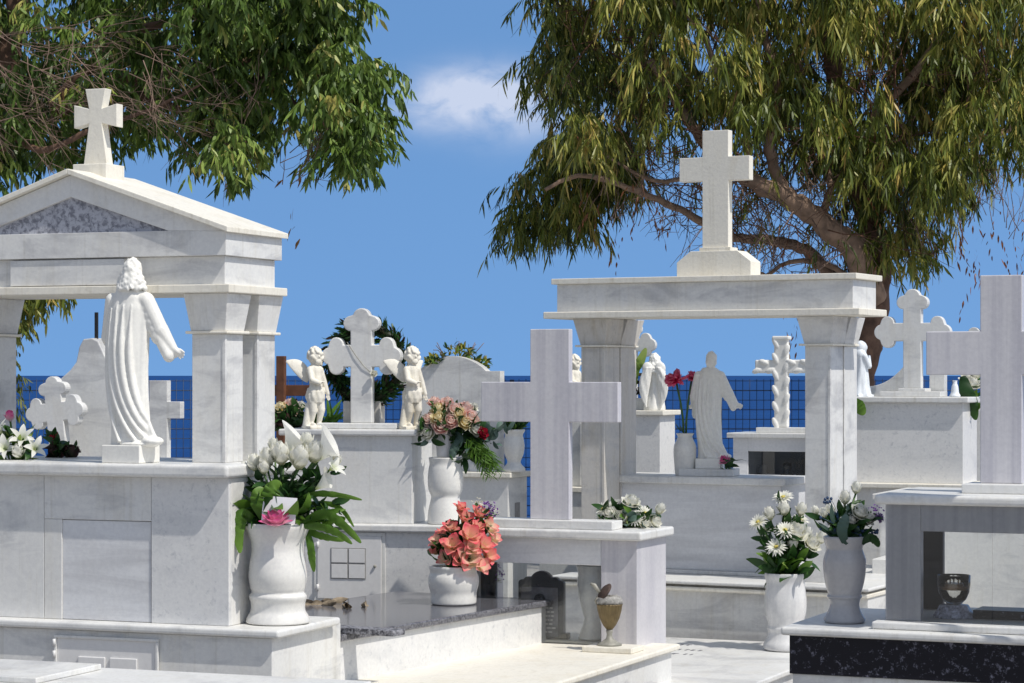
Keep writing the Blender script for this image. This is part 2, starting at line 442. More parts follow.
for q in (0, 1):
    w_ = (dx1 - dx0) * .25; c_ = dx0 + (dx1 - dx0) * (.36 + .32 * q)
    box(d, 'panel', 'alu', c_ - w_ * .55, c_ + w_ * .55, -.0875, -.0785, dz0 + .1, dz1 - .075, .004, 3)
for zz in (dz1 - .02, dz1 - .07): mb = MB(); mb.tube([(dx0 - .006, -.092, zz - .015), (dx0 - .006, -.092, zz + .015)], .007); mb.build('hinge', M['alu'], d)
# upper body of separate sheets with joints
xj1, xj2, xj3 = f.X(46), f.X(64), f.X(153)
mb = MB(); mb.box(XL, 0, .004, yb, z_sh + .001, z_top0 - .001); mb.build('body', M['marble'], t1)
mb = MB(); mb.box(xj3 + .001, -.002, -.016, .0035, z_sh + .001, z_top0 - .002, .002); mb.build('cladding_sheet', M['speck'], t1)
mb = MB(); mb.box(XL, xj1 - .001, -.016, .0035, z_sh + .001, z_top0 - .002, .002); mb.build('cladding_sheet', M['marble'], t1)
zp = f.Z(523)
mb = MB(); mb.box(xj1 + .001, xj3 - .001, -.016, .0035, zp, z_top0 - .002, .002); mb.build('cladding_sheet', M['marble'], t1)
mb = MB(); mb.box(xj1 + .001, xj2 - .001, -.016, .0035, z_sh + .001, zp - .001, .002); mb.build('cladding_sheet', M['marble'], t1)
mb = MB(); mb.box(xj2, xj3 - .004, -.010, .0035, z_sh + .002, zp - .003, .002); mb.build('closing_slab', M['hveined'], t1)
box(t1, 'top_slab', 'marble', XL - .03, .022, -.075, yb + .05, z_top0, z_top1, .016, 4)
# columns
yc0 = .15
cxl, cxr = f.X(192, yc0), f.X(225, yc0)
yc1 = f.Y(243, cxr); yr0 = f.Y(257, cxr); yr1 = f.Y(275, cxr)
zc = f.Z(334, cxr, yc0); zl = f.Z(293, cxr, yc0)
zri = zc + .014
sp = f.X(-42, yc0) - cxr
def column(parent, x0, x1, y0, y1, z0, zr, z1, mat, fl, ring=.022):
    c = box(parent, 'column', mat, x0, x1, y0, y1, z0, zr - .013, .003)
    k = .012
    box(c, 'corner_strip', mat, x1 - k, x1 + .004, y0 - .004, y0 + k, z0, zr - .014, .002)
    box(c, 'capital_ring', 'cream', x0 - ring, x1 + ring, y0 - ring, y1 + ring, zr - .0125, zr, .004, 2)
    box(c, 'capital', mat, x0 - .004, x1 + .004, y0 - .004, y1 + .004, zr + .0005, z1 - .0005, .003, 2, (fl, fl, fl, fl))
for dx in (0, sp):
    column(t1, cxl + dx, cxr + dx, yc0, yc1, z_top1 + .0005, zri, zl, 'veined', .024)
    column(t1, cxl + dx, cxr + dx, yr0, yr1, z_top1 + .0005, zri, zl, 'veined', .024, .02)
# entablature
ey0 = yc0 - .05; ex1 = f.X(228, ey0); ex0 = cxl + sp - .05; ey1 = f.Y(284, ex1)
za = zl; zb_ = f.Z(284, ex1, ey0)
box(t1, 'architrave', 'cream', ex0 - .01, ex1 + .012, ey0 - .012, ey1 + .012, za, zb_, .004)
zc2 = f.Z(255.5, ex1 - .03, ey0 + .02)
fr_ = box(t1, 'frieze', 'veined', ex0 + .03, ex1 - .03, ey0 + .03, ey1 - .03, zb_ + .0005, zc2, .003)
box(fr_, 'name_plate', 'marble', f.X(9, ey0), f.X(123, ey0), ey0 + .008, ey0 + .029, zb_ + .004, zc2 - .006, .003)
zd = f.Z(231, ex1, ey0)
mx = (ex0 + ex1) / 2 - .02
ax_ = f.X(67, ey0 - .03); zap = f.Z(175, ax_, ey0)
hx = ex1 - ax_
gl, gr = ax_ - hx, ex1
base_z = zc2 + .0006
# gable: frame ring of three beams, mottled panel behind
A_ = (ax_, zap); Rr_ = (gr - .01, zd); Ll_ = (gl + .01, zd); Rb = (gr - .01, base_z); Lb = (gl + .01, base_z)
zi0 = f.Z(233, ax_, ey0); zia = f.Z(197, ax_, ey0); xir = f.X(168, ey0); xil = 2 * ax_ - xir
g = MB()
g.prism([Lb, Rb, Rr_, (xir, zi0), (xil, zi0), Ll_], ey0, ey1, .002)
g.build('pediment_beam', M['veined'], t1)
g = MB(); g.prism([Rr_, A_, (ax_, zia), (xir, zi0)], ey0 + .001, ey0 + .04, .002); g.prism([Ll_, (xil, zi0), (ax_, zia), A_], ey0 + .001, ey0 + .04, .002)
g.prism([Rr_, A_, (ax_, zia), (xir, zi0)], ey1 - .04, ey1, .002); g.prism([Ll_, (xil, zi0), (ax_, zia), A_], ey1 - .04, ey1, .002)
g.build('raking_beam', M['veined'], t1)
g = MB(); g.prism([(xil, zi0), (xir, zi0), (ax_, zia)], ey0 + .02, ey1 - .05, 0); g.build('gable_panel', M['mottle'], t1)
th = .024; sl = (zap - zd) / (gr - .01 - ax_)
for sgn in (1, -1):
    e = hx + .012
    pts = [(ax_, zap + .002), (ax_ + sgn * e, zap + .002 - sl * e), (ax_ + sgn * e, zap + .002 + th - sl * e), (ax_, zap + .002 + th)]
    g = MB(); g.prism(pts, ey0 - .03, ey1 + .02, .003); g.build('roof_slab', M['cream'], t1)
# cross on ridge
zr_ = zap + th
cy0 = (ey0 + ey1) / 2 - .06; 
xc0, xc1 = ax_ - .085, ax_ + .085
box(t1, 'cross_base', 'cream', xc0, xc1, cy0 - .05, cy0 + .11, zr_ - .03, zr_ + .038, .003)
h_ = (162 - 84) / FPX * 10.4; w_ = 47 / FPX * 10.4 / 2 / .93
z0 = zr_ + .0385; zm = z0 + h_ * .64
def flared(xc, z0, h, w, zm, a, b):   # narrow a at the crossing, b at the ends
    return [(xc - b * 1.15, z0), (xc + b * 1.15, z0), (xc + a, zm - a), (xc + w, zm - b), (xc + w, zm + b), (xc + a, zm + a), (xc + b, z0 + h), (xc - b, z0 + h),
            (xc - a, zm + a), (xc - w, zm + b), (xc - w, zm - b), (xc - a, zm - a)]
g = MB(); g.prism(flared(ax_, z0, h_, w_, zm, .033, .052), cy0, cy0 + .055, .003); g.build('cross', M['cream'], t1)
F1 = f; T1Z = z_top1; T1SH = z_sh

# ------------------------------------------------------------------ foreground slab, bottom left
f = Fr(372, 8.45, 21)
t = f.thing('grave_slab', 'pale grey marble grave slab cut off by the bottom edge at left', 'grave slab', 'flat grave slabs')
zt = f.Z(681)
box(t, 'slab', 'veined', f.X(-60), 0, -1.2, .0, zt - .03, zt, .006, 3)
box(t, 'kerb', 'veined', f.X(-60) + .03, -.03, -1.17, -.03, 0, zt - .031)
box(t, 'raised_plate', 'veined', f.X(-60), f.X(110), -.5, -.06, zt + .0005, zt + .022, .004)

# ------------------------------------------------------------------ granite topped grave
f = Fr(334, 10.55, 30)
t2 = f.thing('grave', 'low white grave with polished dark grey granite top holding the coral bouquet', 'grave', 'low graves with slab tops')
zg = f.Z(636); L2 = f.Y(553, 0); gw = -.95
zb2 = zg - .032
box(t2, 'granite_top', 'granite', gw, 0, 0, L2, zb2, zg, .007, 3)
box(t2, 'kerb', 'speck', gw + .03, -.025, .02, L2 - .03, 0, zb2 - .0005)
box(t2, 'granite_plate', 'roughgranite', f.X(318, .06), f.X(388, .06), .10, .20, zg + .0005, zg + .026, .003)
F2 = f; Z2 = zg
# white ledge the grave and the central tomb share
f = Fr(664, 11.95, 23)
t = f.thing('grave_slab', 'wide cream marble ledge slab under the bronze urn', 'grave slab', 'flat grave slabs')
zl2 = f.Z(649)
box(t, 'slab', 'cream', -1.5, 0, -2.2, .25, zl2 - .03, zl2, .010, 4)
box(t, 'kerb', 'veined', -1.47, -.03, -2.17, .2, 0, zl2 - .031)
FL = f; ZL = zl2

# ------------------------------------------------------------------ central tomb with plain cross
f = Fr(637, 12.0, 23)
t4 = f.thing('grave_monument', 'marble tomb with plain lavender grey cross and glazed niche in the centre', 'tomb', 'marble tombs of the cemetery')
z0 = ZL + .0008; z1 = f.Z(541); z2 = f.Z(531.5)
xl = f.X(452); dep = f.Y(666, 0)
nx0, nx1 = f.X(470), f.X(601); nz0, nz1 = f.Z(647), f.Z(567)
box(t4, 'jamb', 'striped', nx1, 0, 0, dep, 0.001, z1)
box(t4, 'jamb', 'striped', xl, nx0, 0, dep, z0, z1)
box(t4, 'lintel', 'hveined', nx0 + .0005, nx1 - .0005, 0.001, dep, nz1, z1)
box(t4, 'niche_floor', 'cream', nx0 + .0005, nx1 - .0005, 0.05, dep - .001, z0, z0 + .012)
gl_ = box(t4, 'glass_pane', 'glass', nx0 + .001, nx1 - .001, .012, .017, nz0 + .001, nz1 - .001, 0)
box(t4, 'top_slab', 'marble', xl - .04, .034, -.035, dep + .035, z1 + .0005, z2, .012, 4)
px0, px1 = f.X(470, .03), f.X(613, .03)
box(t4, 'cross_plinth', 'marble', px0, px1, .02, .17, z2 + .0005, z2 + .045, .005)
zq = z2 + .0455
cx = f.X(549.5, .06); w_ = (f.X(569, .06) - f.X(530, .06)) / 2
g = MB(); g.prism(plain_cross(cx, zq, f.Z(329, cx, .06), w_, f.Z(402, cx, .06), f.Z(382, cx, .06) - f.Z(402, cx, .06), f.X(481, .06), f.X(618, .06)), .06, .11, .004)
g.build('cross', M['striped'], t4)
F4 = f; Z4 = z2; Z4in = z0 + .012

# ------------------------------------------------------------------ angel tomb (centre left)
f = Fr(412, 13.0, 13)
t3 = f.thing('grave_monument', 'marble tomb with scalloped cross, vent door and a cherub at each side', 'tomb', 'marble tombs of the cemetery')
xl = f.X(285); za = f.Z(524); zb_ = f.Z(436); zt3 = f.Z(429.5)
dep = .42
box(t3, 'pedestal', 'marble', xl, 0, 0, dep, za, zb_ - .0005)
box(t3, 'top_slab', 'marble', xl - .03, .035, -.03, dep + .03, zb_, zt3, .010, 3)
zs = f.Z(531)
bR = f.X(462, -.08)
box(t3, 'base_slab', 'marble', xl - .25, bR + .02, -.11, dep + .1, zs, za - .0005, .008, 3)
box(t3, 'base', 'speck', xl - .22, bR, -.08, dep + .08, 0, zs - .0005)
dx0, dx1 = f.X(318, -.08), f.X(382, -.08); dz0, dz1 = f.Z(599, -.3, -.08), f.Z(536, -.3, -.08)
d = box(t3, 'vent_door', 'alu', dx0, dx1, -.094, -.0805, dz0, dz1, .003)
mb = MB(); 
for a, b, c, e in ((dx0 - .02, dx1 + .02, dz1, dz1 + .02), (dx0 - .02, dx1 + .02, dz0 - .02, dz0), (dx0 - .02, dx0 - .0005, dz0, dz1), (dx1 + .0005, dx1 + .02, dz0, dz1)):
    mb.box(a, b, -.088, -.0805, c, e, .002)
mb.build('door_frame', M['marble'], d)
mb = MB()
ix0, ix1 = f.X(331, -.09), f.X(366, -.09); iz0, iz1 = f.Z(579, -.3, -.09), f.Z(548, -.3, -.09)
box(d, 'window_recess', 'grille', ix0, ix1, -.0965, -.0945, iz0, iz1, 0)
for q in range(2):
    for k in range(2):
        xa = ix0 + (ix1 - ix0) * q / 2 + .005; xb = ix0 + (ix1 - ix0) * (q + 1) / 2 - .005
        zA = iz0 + (iz1 - iz0) * k / 2 + .005; zB = iz0 + (iz1 - iz0) * (k + 1) / 2 - .005
        mb.box(xa, xb, -.0995, -.0968, zA, zB, .001)
mb.build('window_panel', M['alu'], d)
mb = MB(); mb.ell((dx1 - .035, -.10, (dz0 + dz1) / 2 + .01), (.008, .008, .008)); mb.build('knob', M['pewter'], d)
for zz in (dz0 + .06, dz1 - .05): mb = MB(); mb.tube([(dx0 + .004, -.101, zz - .018), (dx0 + .004, -.101, zz + .018)], .007); mb.build('hinge', M['alu'], d)
pl0, pl1 = f.X(318, .06), f.X(398, .06)
box(t3, 'cross_plinth', 'marble', pl0, pl1, .03, .19, zt3 + .0005, zt3 + .032, .006, 3)
cx = f.X(361, .08); pm = 13.0 / FPX / .93
zc = f.Z(356, cx, .08)
g = MB(); g.prism(trefoil_cross(cx, zc, 39 * pm, 45 * pm, 10.5 * pm, 8.7 * pm, zt3 + .0325), .08, .135, .006, 3)
g.build('cross', M['veined'], t3)
wl0, wl1 = f.X(343, .2), f.X(380, .2)
box(t3, 'pillar_block', 'stained', wl0, wl1, .20, .30, zt3 + .0005, f.Z(401, -.3, .2), .003)
F3 = f; Z3 = zt3; Z3s = za
C3 = (cx, zc)

# ------------------------------------------------------------------ right portico tomb
f = Fr(830, 14.0, 27)
t6 = f.thing('grave_monument', 'tall marble portico tomb with flat lintel and cream cross on top', 'tomb', 'marble tombs of the cemetery')
cxr = 0; cxl = f.X(805); yc1 = f.Y(843, 0); yr0 = yc1 + .015; yr1 = f.Y(857, 0)
sp = f.X(604) - 0
zr = f.Z(343.5); zl = f.Z(316); zba = f.Z(583)
for dx, mt in ((0, 'veined'), (sp, 'stained')):
    column(t6, cxl + dx, cxr + dx, 0, yc1, zba, zr, zl, mt, .035, .03)
    column(t6, cxl + dx, cxr + dx, yr0, yr1, zba, zr, zl, mt, .035, .012)
za = f.Z(308.5, .05, -.05)
ey0 = -.06; ex1 = f.X(853, ey0); ex0 = f.X(557, ey0); ey1 = f.Y(876, ex1)
box(t6, 'lintel_slab', 'cream', f.X(543, ey0 - .06), ex1 + .06, ey0 - .06, f.Y(887, ex1 + .06), zl + .0005, za, .006, 3)
zb_ = f.Z(279, ex1, ey0)
box(t6, 'lintel', 'veined', ex0, ex1, ey0, ey1 + .0, za + .0005, zb_, .003)
zt6 = f.Z(273, ex1, ey0)
box(t6, 'cornice_slab', 'cream', f.X(551, ey0 - .03), ex1 + .03, ey0 - .03, ey1 + .03, zb_ + .0005, zt6, .004)
ycx = .03
bx0, bx1 = f.X(678, ycx), f.X(752, ycx); xm = (bx0 + bx1) / 2
zz0 = zt6 + .0005; zz1 = f.Z(262, xm, ycx); zz2 = f.Z(251, xm, ycx)
hw = (bx1 - bx0) / 2
g = MB(); g.prism([(bx0, zz0), (bx1, zz0), (bx1, zz1), (xm + hw * .63, zz2), (xm - hw * .63, zz2), (bx0, zz1)], ycx - .02, ycx + .14, .003)
g.box(xm - hw * .42, xm + hw * .42, ycx, ycx + .12, zz2 + .0005, zz2 + .022, .002)
g.build('cross_base', M['cream'], t6)
cw = (f.X(727, ycx) - f.X(701, ycx)) / 2
cx = f.X(714, ycx); zm = f.Z(168.5, cx, ycx); hh = f.Z(156.5, cx, ycx) - zm
g = MB(); g.prism(plain_cross(cx, zz2 + .0225, f.Z(130, cx, ycx), cw, zm, hh, f.X(678, ycx), f.X(748, ycx)), ycx + .02, ycx + .085, .003)
g.build('cross', M['cream'], t6)
# base: stepped
bl = f.X(596, -.25)
br = f.X(868, -.2)
box(t6, 'base_slab', 'marble', bl - .3, br + .02, -.24, 1.4, f.Z(590, 0, -.24), zba - .0005, .008, 3)
box(t6, 'step_slab', 'cream', bl - .29, br + .01, -.235, 1.39, f.Z(597, 0, -.24), f.Z(592.5, 0, -.24), .006, 2)
box(t6, 'step_gap', 'stained', bl - .26, br - .02, -.19, 1.36, f.Z(592.5, 0, -.24) + .0005, f.Z(590, 0, -.24) - .0005, .001)
box(t6, 'base', 'veined', bl - .28, br, -.20, 1.38, 0, f.Z(597, 0, -.24) - .0005)
# raised block behind between the columns
f6b = Fr(781, 14.42, 27)
z0_ = zba; z1_ = f6b.Z(486); z2_ = f6b.Z(478.5)
off = Vector((f6b.x0 - f.x0, f6b.y0 - f.y0, 0)); off = Matrix.Rotation(f.psi, 3, 'Z') @ off
ox, oy = off.x, off.y
xw = f6b.X(600)
box(t6, 'block_base', 'marble', ox + xw - .1, ox + .06, oy - .05, oy + .5, zba + .0005, zba + .022, .004)
box(t6, 'raised_block', 'hveined', ox + xw, ox, oy, oy + .45, zba + .0225, z1_ - .0005)
box(t6, 'raised_block_slab', 'marble', ox + xw - .03, ox + .04, oy - .035, oy + .48, z1_, z2_, .008, 3)
F6 = f; F6B = f6b; Z6B = z2_; Z6 = zba
# marble grave slab in front
f = Fr(790, 13.75, 23)
t = f.thing('grave_slab', 'flat marble grave slab with worn inscription lying right of the urn', 'grave slab', 'flat grave slabs')
zs6 = .11
xr = 0
box(t, 'slab', 'veined', -1.3, .34, -2.0, .06, zs6 - .03, zs6, .008, 3)
box(t, 'kerb', 'marble', -1.27, .31, -1.97, .03, 0, zs6 - .0305)
mb = MB(); random.seed(3)
for row, (y_, n_) in enumerate(((-.55, 16), (-.75, 14), (-.32, 12))):
    x_ = -1.05
    for k in range(n_):
        w_ = random.uniform(.018, .04)
        mb.box(x_, x_ + w_ * .55, y_, y_ + .05, zs6 + .0004, zs6 + .0012, 0)
        if random.random() > .5: mb.box(x_ + w_ * .55, x_ + w_ * .9, y_ + .035, y_ + .05, zs6 + .0004, zs6 + .0012, 0)
        x_ += w_ + .012 + (.02 if random.random() > .8 else 0)
mb.build('worn_inscription', M['roughgranite'], t)
ZS6 = zs6; FS6 = f

# ------------------------------------------------------------------ glass tomb, right foreground
f = Fr(885, 9.5, 23)
t7 = f.thing('grave_monument', 'marble tomb with glazed box, black granite band and tall plain cross, nearest on the right', 'tomb', 'marble tombs of the cemetery')
W7 = .98; dep = .62
zsh = f.Z(628); x0s = f.X(780, -.12)
zsb = f.Z(639, 0, -.1)
box(t7, 'shelf_slab', 'marble', x0s, W7 + .4, -.12, dep + .15, zsb, zsh, .012, 4)
box(t7, 'granite_band', 'blackgranite', x0s + .03, W7 + .37, -.09, dep + .12, f.Z(678, 0, -.09), zsb - .0005, .002)
box(t7, 'base', 'marble', x0s + .04, W7 + .36, -.08, dep + .11, 0, f.Z(678, 0, -.09) - .0005)
zpl = zsh + .03
box(t7, 'box_plinth', 'marble', -.04, W7 + .04, -.06, dep + .05, zsh + .0005, zpl, .008, 3)
zt = f.Z(504); zt2 = f.Z(494)
jl = f.X(920, 0)
box(t7, 'jamb', 'striped', 0, jl, .012, .06, zpl + .0005, zt - .0005)
box(t7, 'jamb', 'striped', 0, .03, .061, dep - .001, zpl + .0005, zt - .0005)
box(t7, 'jamb', 'striped', W7 - jl, W7, .012, dep, zpl + .0005, zt - .0005)
zin = f.Z(531, .1, .012)
box(t7, 'lintel', 'striped', jl + .0005, W7 - jl - .0005, .012, .06, zin, zt - .0005)
box(t7, 'lintel', 'striped', .0305, W7 - jl - .0005, dep - .06, dep - .001, zin, zt - .0005)
box(t7, 'dark_gap_sheet', 'darkint', f.X(921, dep - .1), f.X(943, dep - .1), dep - .1, dep - .065, zpl + .0005, zin - .001)  # near-black sheet, its colour stands in for the shade of a gap
xs_ = f.X(992, 0)
box(t7, 'glass_pane', 'glass', .002, xs_ - .001, .002, .008, zpl + .001, zt - .001, 0)
box(t7, 'glass_pane', 'glass', xs_ + .001, W7 - .002, .002, .008, zpl + .001, zt - .001, 0)
box(t7, 'top_slab', 'marble', -.035, W7 + .035, -.04, dep + .035, zt, zt2, .014, 4)
x0 = f.X(963, .2); xc = f.X(1001, .25)
box(t7, 'cross_plinth', 'marble', x0, 2 * xc - x0, .17, .37, zt2 + .0005, zt2 + .038, .004)
w_ = (f.X(1022, .25) - f.X(980, .25)) / 2
zm = f.Z(353, xc, .25); hh = f.Z(331, xc, .25) - zm; xl = f.X(926, .25)
g = MB(); g.prism(plain_cross(xc, zt2 + .0385, f.Z(275, xc, .25), w_, zm, hh, xl, 2 * xc - xl), .25, .30, .004)
g.build('cross', M['striped'], t7)
F7 = f; Z7 = zsh; Z7in = zpl

# ------------------------------------------------------------------ back right tomb with trefoil cross
f = Fr(963, 16.5, 23)
t8 = f.thing('grave_monument', 'marble tomb with trefoil cross and curved wing wall behind the glazed tomb', 'tomb', 'marble tombs of the cemetery')
xl = f.X(838); z1 = f.Z(403); z2 = f.Z(397); z0 = f.Z(484)
dep = .45
box(t8, 'body', 'speck', xl, 0, 0, dep, z0, z1 - .0005)
box(t8, 'top_slab', 'marble', xl - .04, .045, -.04, dep + .04, z1, z2, .008, 3)
box(t8, 'base_slab', 'cream', xl - .2, .06, -.12, dep + .1, f.Z(489), z0 - .0005, .006)
box(t8, 'base', 'marble', xl - .15, .03, -.08, dep + .08, 0, f.Z(489) - .0005)
pm = 16.6 / FPX / .92
xc = f.X(912, .12)
box(t8, 'cross_plinth', 'marble', f.X(880, .1), f.X(941, .1), .08, .30, z2 + .0005, z2 + .036, .004)
box(t8, 'cross_plinth', 'marble', f.X(898, .1), f.X(925, .1), .10, .28, z2 + .0365, z2 + .058, .004)
g = MB(); g.prism(trefoil_cross(xc, f.Z(332, xc, .12), 36 * pm, 40 * pm, 8.5 * pm, 7.6 * pm, z2 + .0585), .12, .19, .005, 3); g.build('cross', M['marble'], t8)
wz = z2 + .0005
pts = [(f.X(866, .3), wz)]
xa, xb = f.X(866, .3), f.X(903, .3)
pts = [(xa, wz), (xb, wz), (xb, wz + .30)]
for i in range(12, -1, -1):
    t_ = i / 12; pts.append((xa + (xb - xa) * t_, wz + .07 + .14 * t_ ** 2.2 + .02 * math.sin(math.pi * t_ * 3) * 0))
g = MB(); g.prism(pts, .31, .37, .004); g.build('wing_wall', M['marble'], t8)
box(t8, 'stub_pier', 'marble', f.X(929, .3), f.X(944, .3), .31, .40, wz, wz + .22, .003)
F8 = f; Z8 = z2
# tomb behind that, mostly hidden
f = Fr(1000, 18.5, 23)
t = f.thing('grave_monument', 'far tomb with scalloped cross mostly hidden behind the tall right cross', 'tomb', 'marble tombs of the cemetery')
box(t, 'body', 'marble', f.X(966), .3, 0, .4, 0, f.Z(410))
box(t, 'cross_plinth', 'marble', f.X(975), f.X(1000), .05, .3, f.Z(410) + .001, f.Z(398))
pm = 18.6 / FPX / .92
xc = f.X(998, .1)
g = MB(); g.prism(trefoil_cross(xc, f.Z(342, xc, .1), 34 * pm, 38 * pm, 8 * pm, 7 * pm, f.Z(398) + .001), .1, .17, .005, 3); g.build('cross', M['marble'], t)
# ledges right of the portico, behind the glazed tomb
f = Fr(1040, 14.6, 23)
t = f.thing('grave', 'low stepped white grave behind the glazed tomb at right', 'grave', 'low graves with slab tops')
box(t, 'top_slab', 'marble', f.X(872), 0, 0, .9, f.Z(503), f.Z(497), .006)
box(t, 'kerb', 'marble', f.X(872) + .04, -.03, .03, .87, 0, f.Z(503) - .0005)
box(t, 'end_wall', 'marble', f.X(885), f.X(915), -.32, -.02, 0, f.Z(560), .004)

# ------------------------------------------------------------------ carved cross tomb
f = Fr(812, 18.0, 23)
t9 = f.thing('grave_monument', 'marble tomb with leaf carved cross and dark glazed niche seen through the portico', 'tomb', 'marble tombs of the cemetery')
xl = f.X(733); z1 = f.Z(438.5); z2 = f.Z(433.5); dep = .4
nx0, nx1 = f.X(748), f.X(806); nz0, nz1 = f.Z(477), f.Z(452)
box(t9, 'jamb', 'hveined', xl, nx0, 0, dep, 0, z1 - .0005)
box(t9, 'lintel', 'hveined', nx0 + .0005, nx1, 0, dep, nz1, z1 - .0005)
box(t9, 'jamb', 'hveined', nx1 + .0005, nx1 + .2, 0, dep, 0, z1 - .0005)
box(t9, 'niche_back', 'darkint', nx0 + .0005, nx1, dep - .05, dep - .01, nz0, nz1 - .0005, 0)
box(t9, 'niche_base', 'marble', nx0 + .0005, nx1, 0.001, dep - .06, 0, nz0, .002)
box(t9, 'glass_pane', 'glass', nx0 + .001, nx1 - .001, .01, .014, nz0 + .001, nz1 - .001, 0)
box(t9, 'top_slab', 'marble', xl - .04, nx1 + .24, -.04, dep + .04, z1, z2, .006)
box(t9, 'lower_ledge', 'marble', f.X(716), f.X(795), -.30, -.0005, nz0 - .035, nz0, .008, 3)
box(t9, 'lower_wall', 'hveined', f.X(718), f.X(793), -.27, -.0005, 0, nz0 - .0355)
box(t9, 'cross_plinth', 'marble', f.X(757, .1), f.X(808, .1), .07, .24, z2 + .0005, z2 + .04, .004)
cx = f.X(781, .12); pm = 18.1 / FPX / .92
zq = z2 + .0405; zm = f.Z(366.5, cx, .12); zt = f.Z(336, cx, .12)
a = 6.5 * pm
g = MB(); g.box(cx - a, cx + a, .11, .17, zq, zt - .012, .01, 3); g.box(cx - 25 * pm, cx + 25 * pm, .112, .168, zm - a * .95, zm + a * .95, .01, 3)
g.box(cx - a * 1.25, cx + a * 1.25, .10, .18, zt - .03, zt, .008, 3)
random.seed(5)
for k in range(11):
    zz = zq + .03 + (zt - zq - .08) * k / 10; sx = a * (.8 if k % 2 else -.8)
    g.ell((cx + sx, .115, zz), (a * .42, .016, a * .95), (R(25 if k % 2 else -25), 'Y'), 12, 8)
for k in range(8):
    xx = cx - 23 * pm + 46 * pm * k / 7
    if abs(xx - cx) > a: g.ell((xx, .115, zm + a * (.6 if k % 2 else -.6)), (a * .8, .016, a * .4), (R(20 if k % 2 else -20), 'Y'), 12, 8)
c = g.build('cross', M['statue'], t9)
rm_ = c.modifiers.new('Remesh', 'REMESH'); rm_.mode = 'VOXEL'; rm_.voxel_size = .004; rm_.use_smooth_shade = True
F9 = f

# ------------------------------------------------------------------ pedestal tomb left of the fence gap (winged angel)
f = Fr(660, 17.0, 23)
t10 = f.thing('grave_monument', 'narrow speckled marble pedestal tomb carrying the winged angel', 'tomb', 'marble tombs of the cemetery')
xl = f.X(590); z1 = f.Z(415.5); z2 = f.Z(410.5); dep = f.Y(675, 0)
box(t10, 'body', 'speck', xl, 0, 0, dep, 0, z1 - .0005)
box(t10, 'top_slab', 'cream', xl - .03, .035, -.03, dep + .03, z1, z2, .006)
box(t10, 'raised_step', 'marble', f.X(612), f.X(645, .1), .10, .24, z2 + .0005, z2 + .085, .004)
xc = f.X(632, .2); pm = 17.1 / FPX / .92
g = MB(); g.prism(trefoil_cross(xc, f.Z(345, xc, .2), 25 * pm, 25 * pm, 6 * pm, 6.2 * pm, z2 + .086), .16, .20, .004, 3); g.build('cross', M['marble'], t10)
F10 = f; Z10 = z2

# ------------------------------------------------------------------ panel tomb between cross and column
f = Fr(604, 15.6, 23)
t11 = f.thing('grave_monument', 'pale marble panelled tomb behind the central cross and left column', 'tomb', 'marble tombs of the cemetery')
box(t11, 'body', 'marble', f.X(560), 0, 0, .35, f.Z(487), f.Z(421))
box(t11, 'panel_strip', 'veined', f.X(581), f.X(604), -.02, -.0005, f.Z(486), f.Z(423), .003)
box(t11, 'base', 'veined', f.X(545), .1, -.1, .4, 0, f.Z(492))
box(t11, 'base_slab', 'cream', f.X(543), .12, -.12, .42, f.Z(492) + .0005, f.Z(487) - .0005, .004)
F11 = f; Z11 = f.Z(421)

# ------------------------------------------------------------------ arched headstone tomb
f = Fr(508, 15.0, 23)
t5 = f.thing('grave_monument', 'marble tomb with tall arched headstone and a shelf holding the white planter', 'tomb', 'marble tombs of the cemetery')
z1 = f.Z(478); z2 = f.Z(472.5); dep = f.Y(527, 0)
box(t5, 'body', 'marble', f.X(405), 0, 0, dep, 0, z1 - .0005)
sb = box(t5, 'shelf_slab', 'cream', f.X(400), .03, -.03, dep + .03, z1, z2, .006)
pts = []
hy = .12
xa, xb = f.X(418, hy), f.X(500, hy)
zsA = f.Z(371, xb, hy); xs2 = f.X(486, hy)
xcc = f.X(452, hy); zA = f.Z(356, xcc, hy)
pts = [(xa, z2 + .001), (xb, z2 + .001), (xb, zsA), (xs2, zsA)]
xle = 2 * xcc - xs2
for i in range(1, 20):
    t_ = i / 20; x_ = xs2 + (xle - xs2) * t_
    pts.append((x_, zsA + (zA - zsA) * math.sin(math.pi * t_) ** .8))
pts += [(xle, zsA), (xa, zsA)]
g = MB(); g.prism(pts, hy, hy + .07, .005, 3); g.build('headstone', M['veined'], t5)
box(t5, 'step', 'marble', f.X(470, .05), f.X(496, .05), .04, .11, z2 + .0005, z2 + .05, .003)
mb = MB()
for xx in (f.X(495), f.X(499)): 
    pass
box(t5, 'side_tracery', 'grille', .0005, .004, dep * .35, dep * .6, z1 - .3, z1 - .16, .001)
F5 = f; Z5 = z2; H5 = (xcc, zA)
# white pier behind the cherub cross
f = Fr(425, 15.5, 23)
t = f.thing('marble_pier', 'plain white marble pier standing behind the scalloped cross and wreath', 'pier')
box(t, 'pier', 'marble', f.X(402), 0, 0, .14, 0, f.Z(385))
box(t, 'coping', 'cream', f.X(402) - .02, .02, -.02, .16, f.Z(385) + .0005, f.Z(381))

